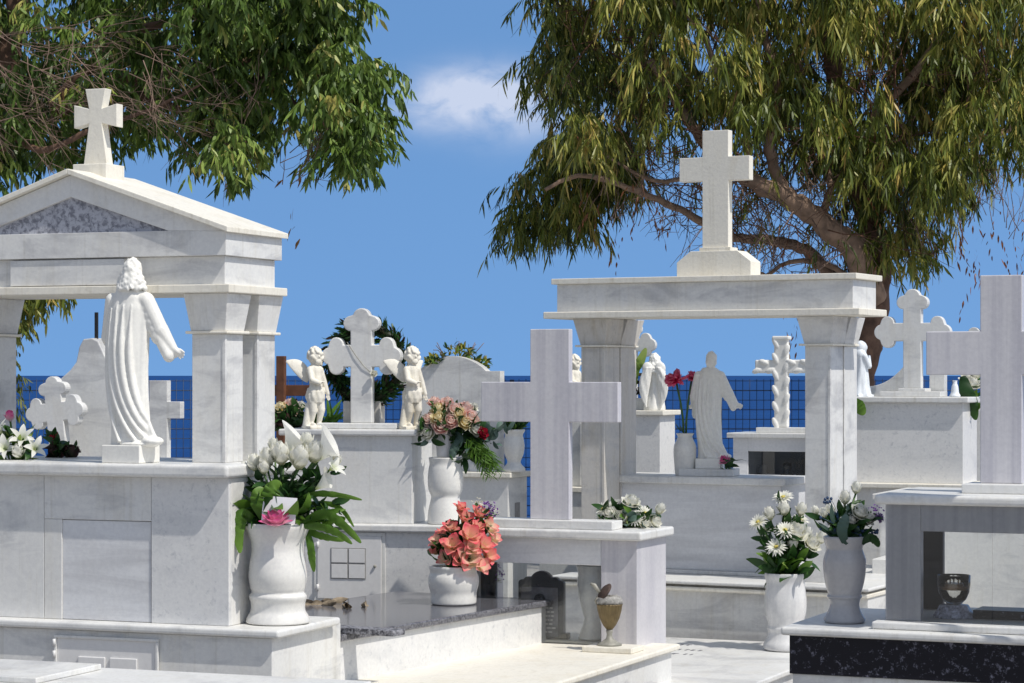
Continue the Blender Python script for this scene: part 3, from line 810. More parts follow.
# ------------------------------------------------------------------ monuments seen through the left portico
f = Fr(100, 14.0, 18)
t = f.thing('headstone', 'rough tapering veined headstone standing behind the large statue', 'headstone')
xa, xb = f.X(56), f.X(128); zb0 = 0
z_ = lambda p: f.Z(p)
pts = [(xa, 0), (xb, 0), (xb, z_(455)), (f.X(122), z_(400)), (f.X(112), z_(370)), (f.X(103), z_(352)), (f.X(98), z_(341)), (f.X(92), z_(338)), (f.X(83), z_(339)), (f.X(79), z_(347)), (f.X(76), z_(362)), (f.X(70), z_(370)), (f.X(60), z_(379)), (f.X(56), z_(400)), (f.X(55), z_(440))]
g = MB(); g.prism(pts, 0, .14, .008, 3); g.build('rough_slab', M['veined'], t)
mb = MB(); mb.box(f.X(90.3), f.X(93.2), .05, .066, z_(340), z_(312), .002); mb.build('iron_rod', M['rod'], t)
f = Fr(62, 13.8, 18)
t = f.thing('leaning_cross', 'leaning scalloped white cross beside the rough tapering headstone', 'cross')
pm = 13.8 / FPX / .95
g = MB(); g.prism(trefoil_cross(0, 0, 31 * pm, 34 * pm, 9 * pm, 7.3 * pm, -1.0), 0, .06, .005, 3)
o = g.build('cross', M['marble'], t); o.location = (f.X(54) , 0, f.Z(412)); o.rotation_euler = (0, R(-6), 0)
box(t, 'footing', 'marble', f.X(30), f.X(74), -.1, .2, 0, f.Z(470))
f = Fr(168, 13.5, 18)
t = f.thing('grave_monument', 'low tomb with small plain veined cross behind the large statue', 'tomb', 'marble tombs of the cemetery')
pm = 13.5 / FPX / .95
xc = f.X(158)
g = MB(); g.prism(plain_cross(xc, f.Z(459), f.Z(380.5), 9.5 * pm, f.Z(410), 8 * pm, xc - 25 * pm, xc + 23.5 * pm), 0, .05, .003); g.build('cross', M['veined'], t)
box(t, 'plinth', 'marble', f.X(128), f.X(176), -.05, .1, f.Z(466), f.Z(459) - .0005, .003)
box(t, 'body', 'marble', f.X(100), f.X(190), -.1, .3, 0, f.Z(466) - .0005)

# wooden cross far left-centre
f = Fr(284, 15.0, 18)
t = f.thing('wooden_cross', 'brown wooden cross right of the gabled portico', 'cross')
g = MB(); g.box(f.X(276), f.X(284), 0, .04, 0, f.Z(356), .003); g.box(f.X(262), f.X(312), .041, .07, f.Z(396), f.Z(385), .003); g.build('cross_beams', M['wood'], t)

# ------------------------------------------------------------------ fence
DF = 22.0
fe = empty('wire_fence', (0, DF, 0), 0, 'dark blue welded wire fence along the cliff edge before the sea', 'fence')
zt = CAMZ - 4 / FPX * DF
span = 2.5; x = -7.5
while x < 7.4:
    m = MB(); n = int(span / .063)
    for i in range(1, n): m.tube([(x + span * i / n, 0, .05), (x + span * i / n, 0, zt)], .0036, 4)
    k = 0; z = .1
    while z < zt:
        m.tube([(x, .004, z), (x + span, .004, z)], .0034 if k % 4 else .005, 4); z += .088; k += 1
    m.build('wire_panel', M['wire'], fe)
    x += span
for i in range(7):
    m = MB(); xx = -7.5 + i * span; m.box(xx - .02, xx + .02, .012, .05, 0, zt - .005, .003); m.build('post', M['wire'], fe)

# added post out of view at right, its block shades the grey vase
p_ = Vector((1.335 + .447 * 2.2, 9.64 - .367 * 2.2))
t = empty('shade_post', (p_.x, p_.y, 0), -R(40), 'added unseen grey post shading the vase, right of the glazed tomb', 'shade blocker')
m_ = MB(); m_.tube([(0, 0, 0), (0, 0, .4), (0, 0, 1.6), (0, 0, 2.40)], [.03, .02, .014, .012], 12); m_.build('pole', M['pewter'], t)
m_ = MB(); m_.box(-.085, .085, -.085, .085, 2.40, 2.74, .004, 2, (.018,) * 4); m_.build('shade_block', M['pewter'], t)
m_ = MB(); m_.box(-.12, .12, -.12, .12, 2.7405, 2.80, .004, 2, (-.07,) * 4); m_.build('cap', M['rod'], t)
# ------------------------------------------------------------------ statues
def lp(a, b, t): return a + (b - a) * t
def remesh(o, vox, sm=2):
    r = o.modifiers.new('Remesh', 'REMESH'); r.mode = 'VOXEL'; r.voxel_size = vox; r.use_smooth_shade = True
    s_ = o.modifiers.new('Smooth', 'SMOOTH'); s_.factor = .5; s_.iterations = sm
def capsule(mb, a, b, ra, rb, n=14):
    a = Vector(a); b = Vector(b); d = (b - a).normalized()
    pts = []; rad = []
    for k in range(5):
        t = k / 4 * math.pi / 2; pts.append(a - d * ra * math.cos(t)); rad.append(max(.0004, ra * math.sin(t)))
    for k in range(1, 6):
        t = (k / 5) * math.pi / 2; pts.append(b + d * rb * math.sin(t)); rad.append(max(.0004, rb * math.cos(t)))
    mb.tube(pts, rad, n)
def chain(mb, pts, rad):
    for i in range(len(pts) - 1): capsule(mb, pts[i], pts[i + 1], rad[i], rad[i + 1])

def robe(mb, rings, depthf=.62, folds=14, amp=.05, n=110, seed=1, lean=0):
    """rings: (z, xl, xr, yoff); smooth interpolated robe with carved folds"""
    v = []; f = []; K = 70
    zs = [r[0] for r in rings]
    ztop, zbot = zs[0], zs[-1]
    rr = random.Random(seed); ph = [rr.uniform(0, 6.3) for _ in range(6)]
    for k in range(K + 1):
        z = lp(ztop, zbot, k / K)
        i = 0
        while i < len(rings) - 2 and rings[i + 1][0] > z: i += 1
        a, b = rings[i], rings[i + 1]; t = (a[0] - z) / (a[0] - b[0]); t = t * t * (3 - 2 * t) * .4 + t * .6
        xl, xr, yo = lp(a[1], b[1], t), lp(a[2], b[2], t), lp(a[3], b[3], t)
        cx, rx = (xl + xr) / 2, (xr - xl) / 2; ry = rx * depthf
        g = k / K
        for j in range(n):
            th = 2 * math.pi * j / n
            w = folds * th * .5 + ph[0] + 1.8 * math.sin(g * 4 + ph[1]) * math.sin(th + ph[2]) + g * 2.0
            s1 = math.sin(w); s1 = abs(s1) ** .6 * (1 if s1 > 0 else -1)
            s2 = math.sin(folds * .83 * th + ph[3] - g * 5)
            q = 1 + amp * min(1, .25 + g * 1.5) * (s1 * .9 + s2 * .4)
            v.append((cx + rx * q * math.cos(th), yo + ry * q * math.sin(th), z))
    for k in range(K):
        for j in range(n):
            i = (j + 1) % n
            f.append((k * n + j, (k + 1) * n + j, (k + 1) * n + i, k * n + i))
    f.append(tuple(range(n))); f.append(tuple(K * n + j for j in range(n - 1, -1, -1)))
    mb.add(v, f, None, True)

def head(mb, c, r, face=1, beard=True, hair=True, long=True, curls=True):
    """c centre, r radius, face = +1 looks to +y"""
    x, y, z = c; F = face
    mb.ell(c, (r * .80, r * .98, r * 1.18), None, 24, 16)
    mb.ell((x, y + F * r * .30, z - r * .72), (r * .52, r * .55, r * .55))           # jaw
    mb.ell((x, y + F * r * .98, z - r * .08), (r * .13, r * .22, r * .32))            # nose
    mb.ell((x, y + F * r * .80, z + r * .22), (r * .58, r * .18, r * .10))            # brow
    for s in (-1, 1):
        mb.ell((x + s * r * .32, y + F * r * .84, z + r * .05), (r * .14, r * .08, r * .08))
        mb.ell((x + s * r * .82, y, z - r * .02), (r * .10, r * .2, r * .28))
    mb.ell((x, y + F * r * .86, z - r * .52), (r * .24, r * .08, r * .06))            # mouth
    if beard: mb.ell((x, y + F * r * .62, z - r * 1.02), (r * .38, r * .34, r * .42), None, 20, 12, .25, 4)
    if hair:
        mb.ell((x, y - F * r * .16, z + r * .16), (r * .92, r * .98, r * 1.16), None, 32, 20, .22, 5)
        if long:
            mb.ell((x, y - F * r * .42, z - r * .55), (r * .95, r * .66, r * 1.0), None, 32, 20, .3, 5)
            rr = random.Random(4)
            for k in range(15 if curls else 0):
                a = math.pi * (k + .5) / 15; 
                px_ = x + r * 1.08 * math.cos(a); py_ = y - F * r * (.15 + .85 * math.sin(a))
                for q in range(5):
                    fl = 1 + .10 * q
                    mb.ell((x + (px_ - x) * fl * rr.uniform(.85, 1.08), y + (py_ - y) * fl * rr.uniform(.85, 1.05), z - r * (.25 + q * .36 + rr.uniform(-.14, .14))), (r * rr.uniform(.16, .26), r * .2, r * rr.uniform(.22, .34)), (rr.uniform(-.6, .6), 'Y'), 12, 8)
def hand(mb, w, d, s, spread=.35, up=Vector((0, 0, 1))):
    """open relaxed hand: wrist point, direction, scale = hand length"""
    w = Vector(w); d = Vector(d).normalized(); side = d.cross(up).normalized(); nrm = side.cross(d)
    chain(mb, [w, w + d * s * .25, w + d * s * .45], [s * .17, s * .2, s * .19])
    for k in range(4):
        o = (k - 1.5) * .13
        b = w + d * s * .42 + side * s * o
        dd = (d + side * o * spread * 1.6).normalized(); L = s * (.42, .5, .47, .38)[k]
        chain(mb, [b, b + dd * L * .5 - nrm * s * .02, b + dd * L - nrm * s * .08], [s * .075, s * .068, s * .05])
    b = w + d * s * .15 - side * s * .16
    chain(mb, [b, b + (d * .6 - side * .7).normalized() * s * .24, b + (d * .9 - side * .5).normalized() * s * .42], [s * .085, s * .075, s * .055])

def jesus(name, pxc, pyb, D, k, label, mat, rz, group=None, left=True, vox=.004, curls=True):
    """k: metres per photo pixel of the near statue, base at pyb; back to the camera"""
    t = empty(name, P(pxc, pyb, D), rz, label, 'statue', group)
    c = 126.0; Z = lambda py: (447 - py) * k + .0; X = lambda px: (px - c) * k
    z0 = .0
    mb = MB()
    rg = [(287, 114, 139, 0), (292, 110, 146, 0), (299, 106, 149, 0), (310, 103, 151, 0), (335, 101, 150, 0), (370, 101, 149, 0), (400, 102, 150, 0), (425, 104, 151, 1), (440, 104, 154, 2), (449, 103, 157, 3)]
    robe(mb, [(Z(a), X(126 + (b - 126) * .93), X(126 + (cc - 126) * .93), dd * k) for a, b, cc, dd in rg], .60, 13, .055, seed=2)
    # cloak sweep folds across the back, curving to the right foot
    for q, (xs_, xe, rr_) in enumerate(((128, 158, 2.6), (120, 152, 2.2), (112, 142, 2.2), (137, 161, 2.2), (107, 124, 2.0))):
        pts = []; rad = []
        for i in range(15):
            u = i / 14; yy = lp(306, 444, u); xx = xs_ + (xe - xs_) * u ** 3.2 - 3 * math.sin(u * 3)
            hw = 24; off = max(-1, min(1, (xx - 126) / hw)); dy = -14.2 * math.sqrt(max(0.02, 1 - off * off))
            pts.append((X(xx), dy * k, Z(yy))); rad.append(rr_ * k * (1.0 + .5 * math.sin(u * 3)) * min(1, .12 + u * 3))
        mb.tube(pts, rad, 8)
    mb.ell((X(156), -3 * k, Z(443)), (11 * k, 12 * k, 5 * k))
    mb.ell((X(140), -2 * k, Z(446)), (24 * k, 15 * k, 3 * k))
    # neck, head
    capsule(mb, (X(128), 0, Z(292)), (X(130), 0, Z(280)), 8 * k, 7 * k)
    head(mb, (X(130.5), 1 * k, Z(271.5)), 10.3 * k, curls=curls)
    # right arm with wide sleeve
    sh = Vector((X(147), 0, Z(301))); el = Vector((X(160), 5 * k, Z(331))); wr = Vector((X(171), 10 * k, Z(349)))
    chain(mb, [sh, el, wr], [8 * k, 8.5 * k, 5 * k])
    for i in range(9):
        u = i / 8; p_ = el.lerp(wr, u * .85) + Vector((-2 * k, 0, -(4 + 8 * u) * k * (1 - .2 * u)))
        mb.ell(p_, (6.0 * k, 8 * k, 8 * k))
    for i in range(6):
        u = i / 5; p_ = sh.lerp(el, u); mb.ell(p_ + Vector((-3 * k, 0, -6 * k * u)), (7 * k, 8 * k, 9 * k))
    hand(mb, wr, Vector((1, .25, -.72)), 17 * k, up=Vector((0, 1, .1)))
    if left:
        sh = Vector((X(107), 0, Z(301))); el = Vector((X(98), 6 * k, Z(338))); wr = Vector((X(94), 20 * k, Z(352)))
        chain(mb, [sh, el, wr], [8 * k, 8 * k, 5 * k])
        for i in range(9):
            u = i / 8; p_ = el.lerp(wr, u * .9) + Vector((2 * k, 0, -(5 + 12 * u) * k)); mb.ell(p_, (5 * k, 7 * k, 10 * k))
        hand(mb, wr, Vector((-.5, .8, -.5)), 17 * k, up=Vector((0, 0, 1)))
    o = mb.build('figure', M[mat], t); remesh(o, vox, 2)
    pb = MB(); pb.box(-21 * k, 24 * k, -18 * k, 20 * k, -18 * k, 0, .004, 3); pb.build('plinth', M[mat], t)
    return t
kk = .8 / 190
t = jesus('robed_statue', 124, 447.5, 10.2, 10.2 / FPX, 'large white robed long haired statue seen from behind on the gabled tomb', 'statue', R(-24))
t.location = F1.w(F1.X(129, .03), .03, T1Z + 18 * 10.2 / FPX + .0006)
kj = 118.0 / 208 * 14.8 / FPX
t = jesus('robed_statue', 708, 461, 14.8, kj, 'smaller shaded robed statue seen from behind under the portico lintel', 'statue', R(-16), vox=.004, curls=False)
t.location = F6B.w(F6B.X(709, .16), .16, Z6B + .045 + 18 * kj)
b_ = MB(); q = 1; b_.box(-.17, .17, -.10, .12, -18 * kj - .044, -18 * kj - .0006, .004); b_.build('footing', M['marble'], t)

def feather_wing(mb, root, tip_dir, out, L, W, n=3):
    root = Vector(root); d = Vector(tip_dir).normalized(); o = Vector(out).normalized(); nn = d.cross(o).normalized()
    K = 18; v = []; f = []; m = 16
    for k in range(K + 1):
        t = k / K; w = W * (math.sin(math.pi * min(.97, t * .85 + .15)) ** .7) * (1 - .3 * t); c = root + d * L * t + o * (L * .12 * math.sin(t * 2.5))
        th = L * .09 * (1 - .75 * t)
        for j in range(m):
            a = 2 * math.pi * j / m
            rip = 1 + .14 * math.sin(a * 5 + t * 14)
            v.append(c + o * (w * .5 * math.cos(a)) + nn * (th * rip * math.sin(a)))
    for k in range(K):
        for j in range(m): i = (j + 1) % m; f.append((k * m + j, k * m + i, (k + 1) * m + i, (k + 1) * m + j))
    f.append(tuple(range(m - 1, -1, -1))); f.append(tuple(K * m + j for j in range(m)))
    mb.add(v, f, None, True)

def cherub(name, loc, H, rz, label, group, mat='cherub'):
    """standing winged child, seen three quarter from behind; H total height"""
    u = H / 82.0; t = empty(name, loc, rz, label, 'angel statue', group)
    mb = MB(); V = lambda x, y, z: Vector((x * u, y * u, z * u))
    hd = V(1, 1, 72)
    mb.ell(hd, (8.2 * u, 8.6 * u, 9.2 * u), None, 24, 16)
    rr = random.Random(9)
    for k in range(70):
        a = rr.uniform(0, 6.28); b = rr.uniform(-.35, 1.5)
        p_ = Vector((math.cos(a) * math.cos(b) * 8.3, math.sin(a) * math.cos(b) * 8.6, math.sin(b) * 8.8))
        if p_.y < -3 and p_.z < 2 and abs(p_.x) < 6: continue
        mb.ell(hd + p_ * u, (2.0 * u, 2.0 * u, 2.0 * u), None, 8, 6)
    mb.ell(hd + V(0, -8.2, -.5), (1.1 * u, 1.6 * u, 1.5 * u)); mb.ell(hd + V(0, -5, -5.5), (4.4 * u, 4 * u, 3.5 * u))
    for s in (-1, 1): mb.ell(hd + V(s * 4.2, -6, -2.5), (2.4 * u, 2 * u, 2.4 * u))
    mb.ell(hd + V(0, -8, -4), (1.6 * u, .9 * u, .6 * u))
    capsule(mb, V(1, 1, 66), V(0, 1, 60), 4 * u, 4.5 * u)
    # torso
    chain(mb, [V(0, 1, 57), V(0, 0, 50), V(1, -1, 43), V(1, 0, 37)], [8 * u, 7.6 * u, 7.6 * u, 9 * u])
    mb.ell(V(-4.5, 0, 58), (5 * u, 5 * u, 4.5 * u)); mb.ell(V(5, 0, 58), (5 * u, 5 * u, 4.5 * u))
    # arms
    chain(mb, [V(7, 0, 58), V(12, -1, 46), V(15, -4, 34)], [4 * u, 3.2 * u, 2.3 * u])
    chain(mb, [V(-7, 0, 58), V(-9, -7, 48), V(-2, -12, 45)], [4 * u, 3.2 * u, 2.3 * u])
    hand(mb, V(15, -4, 34), Vector((.15, -.1, -1)), 8 * u, up=Vector((0, 1, 0)))
    hand(mb, V(-2, -12, 45), Vector((1, -.3, .3)), 8 * u)
    # drape
    robe(mb, [(40 * u, -9.2 * u, 10.4 * u, 0), (36 * u, -10.4 * u, 12 * u, 0), (30 * u, -10.4 * u, 12 * u, 0), (25 * u, -9 * u, 10 * u, 0)], .85, 11, .10, 60, 5)
    chain(mb, [V(11, 2, 38), V(13, 4, 30), V(12, 4, 24)], [3 * u, 3.4 * u, 1.5 * u])
    # legs
    chain(mb, [V(-4, 0, 32), V(-3.5, -1.5, 17), V(-4.5, 1.5, 4)], [6.6 * u, 4.6 * u, 2.8 * u])
    chain(mb, [V(5, 0, 32), V(6, -4, 18), V(4.5, -1, 4)], [6.6 * u, 4.6 * u, 2.8 * u])
    for x_, y_ in ((-4.5, 0), (4.5, -2.5)): mb.ell(V(x_, y_ - 2.5, 2.6), (3 * u, 6 * u, 2.4 * u))
    # stump beside the leg
    chain(mb, [V(-10, 3, 2), V(-9, 3, 12), V(-8, 3, 22)], [4.5 * u, 3.6 * u, 3.2 * u])
    mb.box(-13 * u, 11 * u, -10 * u, 9 * u, -1.5 * u, 1.6 * u, .002)
    o = mb.build('figure', M[mat], t); remesh(o, .0034 if H > .3 else .003, 1)
    for s in (-1, 1):
        w = MB(); feather_wing(w, V(s * 3, 8, 50), (s * .85, .5, .55), (-s * .45, .1, .9), 31 * u, 19 * u)
        o = w.build('wing', M[mat], t)
    return t
c1 = cherub('cherub_statue', F3.w(F3.X(315, .05), .05, Z3 + .008), 82 * 13.0 / FPX, R(0), 'cream cherub on the left side of the scalloped cross', 'cherubs flanking the scalloped cross')
c1.rotation_euler = (0, 0, R(38)); c1.scale = (.88, .88, 1)
c2 = empty('cherub_statue', F3.w(F3.X(412, .06), .06, Z3 + .008), R(30), 'cream cherub on the right side of the scalloped cross beside the pink roses', 'angel statue', 'cherubs flanking the scalloped cross')
c2['category'] = 'angel statue'; c2.scale = (.88, .88, 1)
for ch in list(c1.children):
    d_ = ch.copy(); COL.objects.link(d_); d_.parent = c2
c3 = empty('cherub_statue', F11.w(F11.X(574.5, .1), .1, Z11 + .001), R(35), 'small white cherub between the central cross and the left portico column', 'angel statue')
for ch in list(c1.children):
    d_ = ch.copy(); COL.objects.link(d_); d_.parent = c3
c3.scale = (.86, .86, .98)

# winged angel from behind
H = 56 * 17.0 / FPX; u = H / 56
t = empty('winged_angel_statue', F10.w(F10.X(655, .09), .09, Z10 + .001), R(-12), 'white winged angel seen from behind on the speckled pedestal', 'angel statue')
mb = MB()
robe(mb, [(42 * u, -5 * u, 5 * u, 0), (38 * u, -8 * u, 8 * u, 0), (28 * u, -7 * u, 7 * u, 0), (12 * u, -9 * u, 9 * u, 0), (3 * u, -11 * u, 11 * u, 0), (0, -11 * u, 11 * u, 0)], .8, 10, .07, 60, 3)
capsule(mb, (0, 0, 40 * u), (0, 0, 46 * u), 3.5 * u, 3.5 * u); head(mb, (0, 0, 49.5 * u), 6.2 * u, 1, False, True, True)
chain(mb, [Vector((-7 * u, 0, 37 * u)), Vector((-7 * u, 5 * u, 28 * u)), Vector((-1 * u, 9 * u, 31 * u))], [3 * u, 2.6 * u, 2 * u])
chain(mb, [Vector((7 * u, 0, 37 * u)), Vector((7 * u, 5 * u, 28 * u)), Vector((1 * u, 9 * u, 31 * u))], [3 * u, 2.6 * u, 2 * u])
o = mb.build('figure', M['statue'], t); remesh(o, .0035, 1)
for s in (-1, 1):
    w = MB(); feather_wing(w, (s * 5.5 * u, -8 * u, 43 * u), (-s * .02, 0, -1), (s, -.2, 0), 40 * u, 13 * u); 
    w.ell((s * 6.5 * u, -8 * u, 42 * u), (5.5 * u, 2.6 * u, 6.5 * u)); o = w.build('wing', M['statue'], t); remesh(o, .003, 1)
# praying woman
H = 56 * 16.5 / FPX; u = H / 56
t = empty('praying_statue', F8.w(F8.X(861, .1), .1, Z8 + .001), R(-65), 'small white praying figure beside the right portico column', 'statue')
mb = MB()
robe(mb, [(46 * u, -5 * u, 5 * u, 0), (41 * u, -7.5 * u, 7.5 * u, 0), (30 * u, -7 * u, 7 * u, 0), (12 * u, -8.5 * u, 8.5 * u, 0), (2 * u, -10.5 * u, 10.5 * u, 0), (0, -10.5 * u, 10.5 * u, 0)], .9, 9, .08, 60, 8)
capsule(mb, (0, 0, 44 * u), (0, 0, 49 * u), 4 * u, 4 * u); head(mb, (0, 1.5 * u, 50 * u), 5.4 * u, 1, False, False, False)
mb.ell((0, -.5 * u, 50 * u), (6 * u, 6.2 * u, 7.2 * u)); mb.ell((0, -2 * u, 43 * u), (7.5 * u, 6 * u, 7 * u))
for s in (-1, 1): chain(mb, [Vector((s * 6.5 * u, 0, 41 * u)), Vector((s * 7 * u, 5 * u, 31 * u)), Vector((s * .8 * u, 9.5 * u, 36 * u)), Vector((s * .6 * u, 10 * u, 41 * u))], [3.2 * u, 3 * u, 2 * u, 1.3 * u])
mb.box(-9 * u, 9 * u, -9 * u, 10 * u, -1 * u, 2 * u, .003)
o = mb.build('figure', M['bluewhite'], t); remesh(o, .0035, 1)

# ------------------------------------------------------------------ vases
def vase(name, loc, k, prof, mat, label, cat='vase', group=None, twist=0, oval=0, inner=True, rz=0, rim=True):
    """prof: list of (half width px, height px) bottom to top; k metres per px"""
    p = [(r * k, z * k) for r, z in prof]
    # smooth the profile with a Catmull-Rom pass
    q = []
    for i in range(len(p) - 1):
        p0, p1, p2, p3 = p[max(0, i - 1)], p[i], p[i + 1], p[min(len(p) - 1, i + 2)]
        for s in range(5):
            t = s / 5
            q.append(tuple(.5 * (2 * p1[a] + (p2[a] - p0[a]) * t + (2 * p0[a] - 5 * p1[a] + 4 * p2[a] - p3[a]) * t * t + (3 * p1[a] - p0[a] - 3 * p2[a] + p3[a]) * t ** 3) for a in (0, 1)))
    q.append(p[-1]); r, z = p[-1]
    q += [(r - .004, z + .002), (r * .86, z), (r * .82, z - .03), (r * .80, z - .08)]
    mb = MB(); mb.lathe(q, n=64, twist=twist, oval=oval)
    o = mb.build(name, M[mat]); o.location = loc; o.rotation_euler = (0, 0, rz)
    return tag(o, label, cat, group)
k = 10.25 / FPX
xs1 = F1.X(278.5, -.1)
v1loc = F1.w(F1.X(278, .17), .17, T1SH + .0008)
vase('vase', v1loc, v1loc.y / FPX, [(27, 0), (31, 1), (31, 4), (29.5, 8), (27, 13), (27, 20), (29.2, 27), (26.8, 31.5), (28.2, 36), (30.2, 47), (29, 60), (26.6, 72), (26.8, 82), (29.4, 90), (31, 96), (30.6, 100)], 'vase', 'large rounded white marble vase holding white roses and callas at the tomb corner', twist=14, oval=.028)
V1TOP = v1loc + Vector((0, 0, 98 * v1loc.y / FPX))
# coral vase
v2loc = F2.w(F2.X(455, .86), .86, Z2 + .0008)
for t_ in (0.5, .7, .9, 1.1, 1.3):
    pass
def ground_at(fr, px, py, z):
    """point of plane z that the photo shows at px,py"""
    D = (CAMZ - z) * FPX / (py - HOR); return Vector(((px - CX) / FPX * D, D, z))
v2loc = ground_at(None, 453.5, 604, Z2 + .0008)
k = v2loc.y / FPX
vase('vase', v2loc, k, [(20, 0), (22.5, 1), (23, 4), (23, 11), (24.5, 17), (25.5, 23), (25, 28), (23.5, 32), (24.5, 36), (24.5, 38)], 'vase', 'squat white marble vase of coral flowers on the dark granite')
V2TOP = v2loc + Vector((0, 0, 36 * k))
# left portico vase F: right fore
v3loc = F7.w(F7.X(844.5, .14), .14, Z7 + .0008); k = v3loc.y / FPX
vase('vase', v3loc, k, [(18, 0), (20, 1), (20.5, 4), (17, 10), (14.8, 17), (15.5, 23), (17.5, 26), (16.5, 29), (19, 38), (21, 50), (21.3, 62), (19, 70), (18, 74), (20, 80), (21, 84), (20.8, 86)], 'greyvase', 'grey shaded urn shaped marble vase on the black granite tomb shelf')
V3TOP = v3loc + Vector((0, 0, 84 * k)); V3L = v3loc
v4loc = ground_at(None, 785.5, 650, ZS6 + .0008); k = v4loc.y / FPX
vase('vase', v4loc, k, [(19, 0), (22, 1.5), (22, 6), (19, 12), (17.5, 18), (18.5, 22), (17.8, 26), (20.5, 38), (21, 50), (20, 60), (19.3, 68), (20.8, 74), (20.8, 77)], 'vasestr', 'white streaked marble vase with daisies standing on the grave slab')
V4TOP = v4loc + Vector((0, 0, 75 * k))
v5loc = F3.w(F3.X(445.5, .06), .06, Z3s + .0008); k = v5loc.y / FPX
vase('vase', v5loc, k, [(17, 0), (18, 2), (17, 14), (14.8, 24), (14.5, 28), (17, 34), (17.8, 44), (17, 54), (16, 60), (17, 66)], 'vase', 'tall white marble vase left of the central cross under a white pot')
pt = Vector(v5loc) + Vector((0, 0, 66 * k + .003))
vase('flower_pot', pt, k, [(7, 0), (8.5, .6), (9.2, 8), (10.2, 18), (11.2, 27)], 'alu', 'small white flower pot stacked in the tall vase under the pink roses', 'flower pot')
V5TOP = pt + Vector((0, 0, 26 * k))
v6loc = F5.w(F5.X(514, .06), .06, Z5 + .0008); k = v6loc.y / FPX
vase('planter', v6loc, k, [(10, 0), (11.3, 1), (11, 4), (7.5, 8), (6.8, 11), (9.5, 18), (10.6, 26), (9.5, 34), (8.8, 37), (10.8, 41), (11, 42.5)], 'vase', 'white urn planter with a small succulent beside the arched headstone', 'planter')
V6TOP = v6loc + Vector((0, 0, 41 * k))
v7loc = F6B.w(F6B.X(685, .12), .12, Z6B + .001); k = v7loc.y / FPX
vase('vase', v7loc, k, [(8.5, 0), (9.5, 1), (10.5, 10), (11.8, 22), (11.5, 30), (8.5, 36), (7.5, 39), (9, 42)], 'vase', 'white marble vase beside the shaded robed statue', twist=18, oval=.04)
V7TOP = v7loc + Vector((0, 0, 42 * k))

# ------------------------------------------------------------------ flowers
def vunit(a, b): return Vector((math.cos(a) * math.cos(b), math.sin(a) * math.cos(b), math.sin(b)))
def bloom(kind, c, A, s, mat):
    mb = MB(); c = Vector(c); r = random.uniform
    if kind == 'rose':
        s *= 1.25
        for n_, a0, a1, L, W in ((3, .5, -.5, .9, .7), (4, .75, -.35, .95, .8), (5, 1.05, -.2, 1.0, .9), (5, 1.35, .15, 1.0, .95), (6, 1.6, .75, .95, .95)):
            ph = r(0, 6)
            for i in range(n_): mb.petal(c, A, ph + 6.283 * i / n_ + r(-.15, .15), s * L, s * W, a0, a1, .38, 5, .02, .75, .6, 5)
    elif kind == 'bud':
        s *= 1.3
        for n_, a0, a1, L, W in ((3, .5, -.45, 1.15, .6), (4, .75, -.3, 1.2, .75), (5, .95, -.1, 1.15, .75), (3, 1.1, .35, .95, .6)):
            ph = r(0, 6)
            for i in range(n_): mb.petal(c, A, ph + 6.283 * i / n_, s * L, s * W, a0, a1, .38, 5, .01, .8, .6, 5)
    elif kind == 'lily':
        for q in (0, 1):
            for i in range(3): mb.petal(c, A, (i + q * .5) * 2.094 + r(-.1, .1), s * 1.5, s * (.55 if q else .42), .2, 1.5 + r(-.2, .2), .2, 7, .015, 1.1, .9, 3)
    elif kind == 'coral':
        for q in (0, 1):
            ph = r(0, 6)
            for i in range(4): mb.petal(c, A, ph + i * 1.5708 + q * .7, s * 1.15, s * .85, .25 + q * .25, .75 + q * .4 + r(-.1, .2), .25, 6, .035, .75, .6, 5)
    elif kind == 'daisy':
        n_ = 18
        for q in (0, 1):
            for i in range(n_): mb.petal(c, A, 6.283 * (i + q * .5) / n_ + r(-.05, .05), s * (1 - .15 * q), s * .20, 1.15 - .3 * q + r(-.1, .1), 1.75 - .4 * q + r(-.2, .2), .2, 4, 0, .9, .6, 3)
    elif kind == 'carnation':
        for q in range(6):
            n_ = 5 + q
            for i in range(n_): mb.petal(c, A, r(0, 6.283), s * r(.7, 1.0), s * .5, .12 + q * .24, .1 + q * .34, .1, 6, .16, .6, .4, 7)
    elif kind == 'calla':
        v = []; f = []; uv = []; K = 9; n_ = 20
        e1 = A.cross(Vector((.2, .9, .3))).normalized(); e2 = A.cross(e1)
        for k_ in range(K + 1):
            t = k_ / K
            for j in range(n_):
                a = 6.283 * j / (n_ - 1)
                lip = .5 + .5 * math.cos(a)
                rad = s * (.10 + .46 * t ** 1.2 + .38 * t ** 5 * (.4 + lip)); L_ = s * (1.15 * t + .6 * lip * t ** 3)
                v.append(c + A * L_ + (e1 * math.cos(a) + e2 * math.sin(a)) * rad); uv.append((j / n_, t))
        for k_ in range(K):
            for j in range(n_ - 1): f.append((k_ * n_ + j, k_ * n_ + j + 1, (k_ + 1) * n_ + j + 1, (k_ + 1) * n_ + j))
        mb.add(v, f, uv, True)
    elif kind == 'spray':
        for i in range(26):
            q = vunit(r(0, 6.28), r(-.9, 1.4)) * s * r(.4, 1.3)
            for j in range(5): mb.petal(c + q, vunit(r(0, 6.28), r(0, 1.5)), j * 1.257, s * .22, s * .2, .7, 1.2, .1, 2, 0, .8, .6, 3)
    return mb

